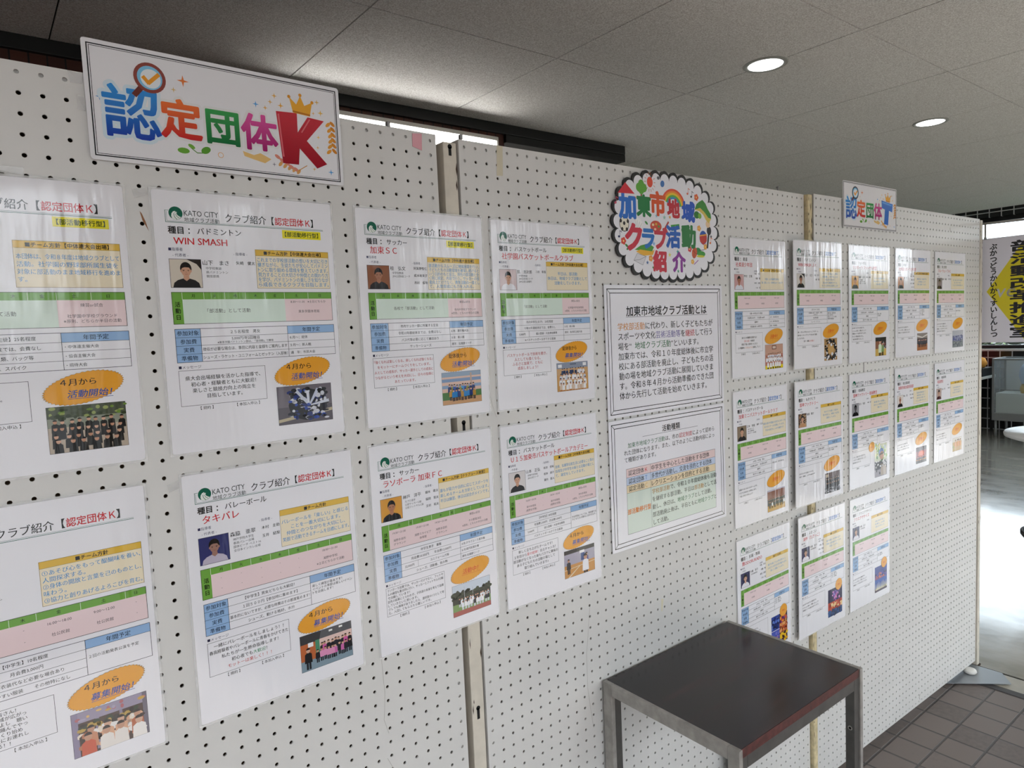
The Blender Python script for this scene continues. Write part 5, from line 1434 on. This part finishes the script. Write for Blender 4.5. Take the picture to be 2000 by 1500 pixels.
def clear_tape(label, k, pts):
    base, e = on_board(k, pts[0][0], pts[0][1], .0008)
    r = thing('tape_piece', label, 'tape', base, e, 'clear tape pieces on the boards')
    mb = MB()
    q = [(u - pts[0][0], v - pts[0][1]) for u, v in pts]
    n = len(q)
    mb.add([(x, -.0003 - .0006 * (i % 2), z) for i, (x, z) in enumerate(q)], [tuple(range(n))], clear_mat('clear tape', 'F4F4F4', .62, .05))
    mb.build('tape_film', r)


clear_tape('clear tape piece at the upper corner of the K sign', 1, [(.066, .012), (.082, .010), (.081, -.002), (.068, -.003)])
clear_tape('clear tape piece beside the lower half of the K sign', 1, [(.074, -.017), (.0825, -.018), (.082, -.036), (.073, -.035)])
clear_tape('whitish tape strip above the first poster of the top row', 1, [(-.060, -.1145), (.0103, -.1156), (.0097, -.1240), (-.060, -.1235)])
clear_tape('clear tape piece between the first two posters of the top row', 1, [(.128, -.130), (.146, -.126), (.147, -.136), (.130, -.142)])
clear_tape('clear tape piece beside the upper corner of the volleyball poster', 1, [(.140, -.535), (.1565, -.530), (.156, -.542), (.142, -.546)])
bit('tape_strip', 'faded pink paper strip stuck near the top edge of the near board', 1, [(0.5758, 0.0074), (0.5748, -0.0149), (0.5942, -0.0196), (0.5954, 0.0096)], 'DDA3AC', .7)
for k_, u_, v_, t_ in ((1, .5297, .0116, 'small grey clip on the top edge of the near board, left of the post'), (2, -.0054, .0127, 'small grey clip on the top edge of the title board, beside the post')):
    b_, e_ = on_board(k_, u_, v_, 0)
    r = thing('edge_clip', t_, 'clip', b_, e_, 'clips on the board edges')
    mb = MB(); mb.box(-.003, -.002, 0, .003, .006, .009, plain('grey clip steel', '9A9A9A', .4, metal=.6)); mb.build('clip_body', r, .001)
b_, e_ = on_board(2, 1.0644, .0125, 0)
r = thing('push_pin', 'clear push pin in the top edge of the title board', 'pin', b_, e_)
mb = MB(); mb.cyl((0, .008, 0), .0012, .009, plain('pin grey', '8A8A8A', .4), 'z', 8); mb.cyl((0, .008, .009), .004, .004, plain('pin grey', '8A8A8A', .4), 'z', 12); mb.build('pin_body', r)

# ------------------------------------------------------------------ side table against the title board
m_steel = plain('dull brushed steel', '9C9994', .42, metal=.3, noise=.2, nscale=45)
m_steel2 = plain('dark grey steel', '565553', .4, metal=.4, noise=.15, nscale=30)
mwd, nw, bw_ = new_mat('dark rosewood veneer')
g = nw.nodes.new('ShaderNodeNewGeometry')
m1 = nw.nodes.new('ShaderNodeMapping'); m1.inputs['Scale'].default_value = (2.2, 38, 60); m1.inputs['Rotation'].default_value = (0, 0, .06)
nw.links.new(g.outputs['Position'], m1.inputs['Vector'])
t1 = nw.nodes.new('ShaderNodeTexNoise'); t1.inputs['Scale'].default_value = 1; t1.inputs['Detail'].default_value = 8; t1.inputs['Roughness'].default_value = .65
nw.links.new(m1.outputs[0], t1.inputs['Vector'])
r1 = nw.nodes.new('ShaderNodeValToRGB')
r1.color_ramp.elements[0].position = .38; r1.color_ramp.elements[0].color = (*lin('161213'), 1)
r1.color_ramp.elements[1].position = .72; r1.color_ramp.elements[1].color = (*lin('4A2A2A'), 1)
e = r1.color_ramp.elements.new(.55); e.color = (*lin('241C1E'), 1)
nw.links.new(t1.outputs['Fac'], r1.inputs[0]); nw.links.new(r1.outputs[0], bw_.inputs['Base Color']); bw_.inputs['Roughness'].default_value = .2
mwe = plain('red brown veneer edge', '4E2422', .4, noise=.45, nscale=70)
tx, ty_ = .533, -.183
r = thing('side_table', 'steel framed side table with a dark brown wooden top, against the boards', 'table', (tx, ty_, 0), (0, 0, -.008))
TW, TD, TH = .468, .350, .686
mb = MB(); mb.box(-TW / 2 + .0115, -TD / 2 + .004, TH - .019, TW / 2 - .0115, TD / 2 - .001, TH - .0012, mwd)
mb.box(-TW / 2 + .0115, -TD / 2 + .0028, TH - .0195, TW / 2 - .0115, -TD / 2 + .0039, TH - .0012, mwe)
mb.build('table_top', r, .0006)
for sx_ in (-1, 1):
    x0, x1 = sx_ * TW / 2, sx_ * (TW / 2 - .011)
    mb = MB(); mb.box(x0, -TD / 2 + .0255, TH - .026, x1, TD / 2 - .0255, TH, m_steel); mb.build('side_rail', r, .0012)
    for sy in (-1, 1):
        ya, yb = sy * TD / 2, sy * (TD / 2 - .0255)
        mb = MB()
        mb.box(x0, ya, .006, x1, yb, TH, m_steel)
        xi0, xi1 = sx_ * (TW / 2 - .0111), sx_ * (TW / 2 - .031)
        mb.box(xi0, sy * (TD / 2 - .004), .006, xi1, sy * (TD / 2 - .0245), TH - .0197, m_steel2)
        lg = mb.build('leg', r, .001)
        f = MB(); f.box(x0, ya, 0, xi1, yb, .006, plain('black rubber foot', '141414', .8)); f.build('foot_pad', lg)
        if sy < 0:
            f = MB(); f.cyl((xi1 + sx_ * -.0004, sy * (TD / 2 - .014), TH - .135), .005, .0006, m_steel, 'x', 16); f.cyl((xi1 - sx_ * .0008, sy * (TD / 2 - .014), TH - .135), .003, .0006, m_dark, 'x', 12)
            f.build('bolt', lg)
for sy, nm in ((-1, 'front_rail'), (1, 'back_rail')):
    mb = MB(); mb.box(-TW / 2 + .0315, sy * (TD / 2 - .004), TH - .045, TW / 2 - .0315, sy * (TD / 2 - .0245), TH - .0197, m_steel2); mb.build(nm, r, .001)

# plate and scrap on the floor at the end of the boards
r = thing('base_plate', 'bent grey metal plate lying on the floor at the foot of the end board', 'plate', (2.26, -.04, .004))
mb = MB()
pts = [(-.13, .045), (-.085, .018), (.085, -.150), (.155, -.098), (.15, .03), (.02, .12)]
n = len(pts)
mb.add([(x, y, .002 + (.006 if i == 0 else 0)) for i, (x, y) in enumerate(pts)] + [(x, y, .0045 + (.006 if i == 0 else 0)) for i, (x, y) in enumerate(pts)], [tuple(range(n - 1, -1, -1)), tuple(range(n, 2 * n))] + [(i, (i + 1) % n, n + (i + 1) % n, n + i) for i in range(n)], plain('galvanised sheet', '9EA3A8', .35, metal=.5))
mb.build('plate_sheet', r)
r = thing('floor_glide', 'white rounded plastic glide under the corner of the end board', 'glide', (2.325, -.055, .010))
mb = MB(); mb.lathe((0, 0, 0), [(.0, 0), (.020, 0), (.024, .006), (.022, .014), (.012, .019), (0, .020)], plain('white plastic', 'DEDCD6', .4), 24); mb.build('glide_dome', r)

# ------------------------------------------------------------------ lamps
def downlight(x, y, label):
    r = thing('downlight', label, 'lamp', (x, y, CZ), group='round ceiling downlights')
    mb = MB(); mb.lathe((0, 0, 0), [(.100, 0), (.100, -.004), (.095, -.006), (.080, -.005), (.078, .0)], plain('grey white lamp trim', 'A9AAA6', .5), 48); mb.build('trim_ring', r)
    mb = MB(); mb.cyl((0, 0, -.003), .0785, .002, glow('downlight lens', 'FFFFFF', 14), 'z', 48); mb.build('lens', r)


downlight(2.305, .800, 'round white ceiling downlight above the title board, the nearer and larger one')
downlight(4.150, .790, 'round white ceiling downlight farther down the hall, the smaller one')

r = thing('linear_light', 'long white strip lamp under the black beam', 'lamp', (1.065, 2.125, 2.498))
m_wh = plain('white lamp housing', 'E4E2DC', .4)
mb = MB(); mb.box(-.62, -.045, .040, .62, .045, .062, m_wh); mb.build('lamp_housing', r, .003)
mb = MB(); mb.box(-.612, -.036, -.012, .612, .036, .0395, glow('strip lamp tube', 'FFFCF6', 25)); mb.build('diffuser', r, .012)
for sx_ in (-1, 1):
    mb = MB(); mb.box(sx_ * .6125, -.045, -.012, sx_ * .626, .045, .062, m_wh); mb.build('end_cap', r, .004)

# ------------------------------------------------------------------ hanging name sheet at the doorway
r = thing('hanging_sign', 'white hanging sheet with a big yellow diamond and black column lettering', 'sign', (2.462, -.036, ZR - .064), (0, 0, math.radians(-90)))
slab(r, 297, 412, .6, ink('DEDDE6', .25))
p = Sheet(r, 0, gloss=.25)
p.part('yellow_diamond'); p.poly([(22, 210), (150, 12), (278, 210), (150, 402)], 'D9CB1E')
p.part('grey_lettering'); p.text('ve', 56, 206, 74, 'C9CAC4', 'l', .01, slant=.15)
p.part('reading_column'); 
for i, s in enumerate('ぶかつどうかいかくすいしんしつ'):
    p.text(s, 44 + i * .35, 34 + i * 24.7, 26, '15141C', 'c', .03)
p.part('name_column')
for i, s in enumerate('部活動改革推進室'):
    p.text(s, 148, 40 + i * 47.6, 45, '15141C', 'c', .03, sx=2.2)
for c in (16, 281):
    p.part('clip'); p.rect(c - 5, -6, c + 5, 4, '8A9094')
p.finish()
r = thing('cross_rod', 'thin steel rod carrying the hanging sheet, clamped to the end post', 'rod', (2.455, -.02, ZR - .008))
mb = MB(); mb.tube([(0, 0, .003), (0, -.36, -.004)], .0045, m_steel, 10); mb.build('rod_bar', r)
mb = MB(); mb.box(-.012, -.014, -.012, .010, .004, .016, m_steel2); mb.build('clamp', r, .002)
for y in (-.034, -.297):
    mb = MB(); mb.box(-.002, y - .003, -.054, .002, y + .003, .006, m_steel); mb.build('hanger', r)

# ------------------------------------------------------------------ things in the hall
r = thing('display_case', 'glass display case with a pale plinth inside, on short legs before the black wall', 'cabinet', (8.72, 1.19, 0))
m_fr = plain('grey case frame', '8E9090', .45, metal=.3)
cg = clear_mat('case glass', 'EEF2F4', .86, .03)
hx, hy, z0, z1 = .21, .60, .18, .878
mb = MB(); mb.box(-hx, -hy, z0, hx, hy, z0 + .085, m_fr); mb.build('case_base', r, .004)
mb = MB()
for sx_ in (-1, 1):
    for sy in (-1, 1):
        mb.box(sx_ * hx, sy * hy, z0 + .085, sx_ * (hx - .022), sy * (hy - .022), z1, m_fr)
mb.box(-hx, -hy, z1, hx, hy, z1 + .02, m_fr) if False else None
for a in ((-hx, -hy, hx, -hy + .022), (-hx, hy - .022, hx, hy), (-hx, -hy + .022, -hx + .022, hy - .022), (hx - .022, -hy + .022, hx, hy - .022)):
    mb.box(a[0], a[1], z1, a[2], a[3], z1 + .018, m_fr)
mb.build('case_frame', r)
mb = MB(); mb.box(-hx + .03, -hy + .03, z0 + .086, hx - .03, hy - .03, .495, plain('pale plinth', 'E6E5DA', .7)); mb.build('plinth', r)
mb = MB(); mb.box(hx - .02, -hy + .023, .50, hx - .012, hy - .023, z1 - .002, plain('pale case back', 'E4E5E4', .6)); mb.build('back_panel', r)
for nm, a in (('front_glass', (-hx + .006, -hy + .023, -hx + .011, hy - .023)), ('side_glass', (-hx + .023, hy - .012, hx - .023, hy - .007)), ('side_glass', (-hx + .023, -hy + .007, hx - .023, -hy + .012))):
    mb = MB(); mb.box(a[0], a[1], z0 + .086, a[2], a[3], z1 - .001, cg); mb.build(nm, r)
mb = MB(); mb.box(-hx + .023, -hy + .023, z1 + .004, hx - .023, hy - .023, z1 + .009, cg); mb.build('top_glass', r)
for sx_ in (-1, 1):
    for sy in (-1, 1):
        mb = MB(); mb.cyl((sx_ * (hx - .03), sy * (hy - .03), 0), .014, z0, m_fr, 'z', 12); mb.build('leg', r)
r = thing('figurine', 'small blue and yellow ornament inside the display case', 'ornament', (8.66, 1.50, .496))
mb = MB(); mb.lathe((0, 0, 0), [(0, 0), (.05, 0), (.06, .05), (.045, .10), (0, .11)], plain('yellow ornament glaze', 'E0B020', .4), 20); mb.build('body', r)
mb = MB(); mb.lathe((0, 0, .11), [(.045, 0), (.07, .08), (.06, .17), (.03, .22), (0, .225)], plain('pale blue ornament glaze', 'B4C8E4', .4), 20); mb.build('head', r)

r = thing('side_desk', 'white topped desk beside the display case, half hidden by the end board', 'desk', (8.65, 2.28, 0))
mb = MB(); mb.box(-.22, -.42, .655, .22, .42, .685, m_wh); mb.build('desk_top', r, .004)
mb = MB(); mb.box(-.20, -.40, .25, -.18, .40, .64, plain('grey white panel', 'C4C4C2', .5)); mb.build('modesty_panel', r)
for sx_ in (-1, 1):
    for sy in (-1, 1):
        mb = MB(); mb.box(sx_ * .20, sy * .40, 0, sx_ * .175, sy * .375, .655, m_black); mb.build('leg', r)
r = thing('storage_box', 'black box standing on the white topped desk', 'box', (8.62, 2.05, .6855))
mb = MB(); mb.box(-.16, -.18, 0, .16, .18, .085, m_black); mb.build('box_body', r, .006); mb = MB(); mb.box(-.165, -.185, .085, .165, .185, .097, m_black); mb.build('lid', r, .003)
r = thing('cloth_bag', 'orange yellow cloth bag lying on the black box', 'bag', (8.60, 1.98, .783))
mb = MB(); mb.lathe((0, 0, 0), [(0, 0), (.09, .005), (.115, .05), (.09, .11), (.04, .13), (.05, .16), (0, .165)], plain('orange cloth', 'D9963C', .9), 18); mb.build('bag_body', r); mb = MB(); mb.tube([(-.04, 0, .13), (-.03, 0, .2), (.03, 0, .2), (.04, 0, .13)], .007, plain('orange cloth', 'D9963C', .9)); mb.build('handle', r)
r = thing('red_folder', 'red folder standing upright behind the orange bag', 'folder', (8.74, 2.14, .783))
mb = MB(); mb.box(-.015, -.16, 0, .015, .16, .22, plain('red card', 'B8402C', .6)); mb.build('cover', r, .003); mb = MB(); mb.box(-.012, -.155, .2205, .012, .155, .225, m_wh); mb.build('pages', r)

r = thing('round_table', 'round white low table in the hall on the shiny floor', 'table', (4.45, .10, 0))
mb = MB(); mb.lathe((0, 0, 0), [(0, .668), (.33, .668), (.352, .676), (.355, .692), (.350, .70), (0, .70)], plain('white table laminate', 'E9E8E6', .3), 64); mb.build('table_top', r)
mb = MB(); mb.cyl((0, 0, .03), .03, .638, m_steel, 'z', 20); mb.build('column', r)
mb = MB(); mb.lathe((0, 0, 0), [(0, 0), (.21, 0), (.21, .012), (.06, .03), (0, .03)], m_steel, 40); mb.build('foot', r)
r = thing('stool', 'white topped stool with a black rim at the picture edge of the shiny floor', 'stool', (3.14, -.17, 0))
mb = MB(); mb.lathe((0, 0, 0), [(0, .40), (.165, .40), (.172, .41), (.172, .425), (.165, .43), (.158, .425)], m_black, 48); mb.build('rim', r)
mb = MB(); mb.lathe((0, 0, 0), [(0, .4301), (.157, .4301), (.15, .437), (0, .44)], m_wh, 48); mb.build('seat', r)
for i in range(4):
    a = math.pi / 4 + i * math.pi / 2
    mb = MB(); mb.tube([(.11 * math.cos(a), .11 * math.sin(a), .40), (.15 * math.cos(a), .15 * math.sin(a), 0.006)], .011, m_black); mb.build('leg', r)

# ------------------------------------------------------------------ greenery outside
m_leaf = plain('dark leaves', '39492C', .8, noise=.5, nscale=9)
m_bark = plain('bark', '4A3C30', .9)


def shrub(name, label, loc, w, d, h, n, trunk=0.0, group='trees outside the glazed front', seed=1):
    rr = random.Random(seed)
    r = thing(name, label, 'tree' if trunk else 'hedge', loc, group=group)
    mb = MB()
    for i in range(n):
        x, y, z = (rr.uniform(-1, 1) for _ in range(3))
        if trunk and x * x + y * y + z * z > 1:
            continue
        c = Vector((x * w / 2, y * d / 2, trunk + (z + 1) / 2 * h))
        a, b = rr.random() * 6.28, rr.uniform(-.6, .6)
        s = rr.uniform(.05, .11) * (2.2 if trunk else 1)
        u = Vector((math.cos(a), math.sin(a), b)).normalized() * s
        v = Vector((-math.sin(a) * .6, math.cos(a) * .6, rr.uniform(-.5, .5))).normalized() * s * .6
        mb.add([c - u, c - v, c + u, c + v], [(0, 1, 2, 3)], m_leaf)
    mb.build('foliage', r)
    if trunk:
        t = MB(); t.tube([(0, 0, 0), (.05, .03, trunk), (.0, .1, trunk + h * .7)], .09, m_bark, 10); t.build('trunk', r)
    return r


shrub('hedge', 'dark green hedge seen through the foot of the end window', (10.6, 1.2, -.12), 1.0, 6.0, 1.3, 7000, 0, 'hedges outside', 3)
for i, (x, y, h, wd, nl) in enumerate(((1.1, -9.8, 2.9, 2.4, 520), (-5.2, -9.5, 4.2, 4.4, 3400), (-9.8, -8.5, 3.6, 4.4, 2600), (4.9, -9.8, 4.2, 4.2, 3800), (9.3, -9.5, 4.2, 4.2, 3800), (13.7, -9.3, 4.1, 4.2, 3400), (18.1, -9.5, 2.3, 4.2, 2600), (22.5, -9.6, 2.2, 4.2, 2600), (26.9, -9.4, 2.3, 4.2, 2600))):
    shrub('tree', 'unseen leafy tree behind the photographer, shaped to screen the sky light', (x, y, -.12), wd, 3.0, h, nl, .5, seed=20 + i)  # trees known from reflections, extended into an unseen row sized to block sky
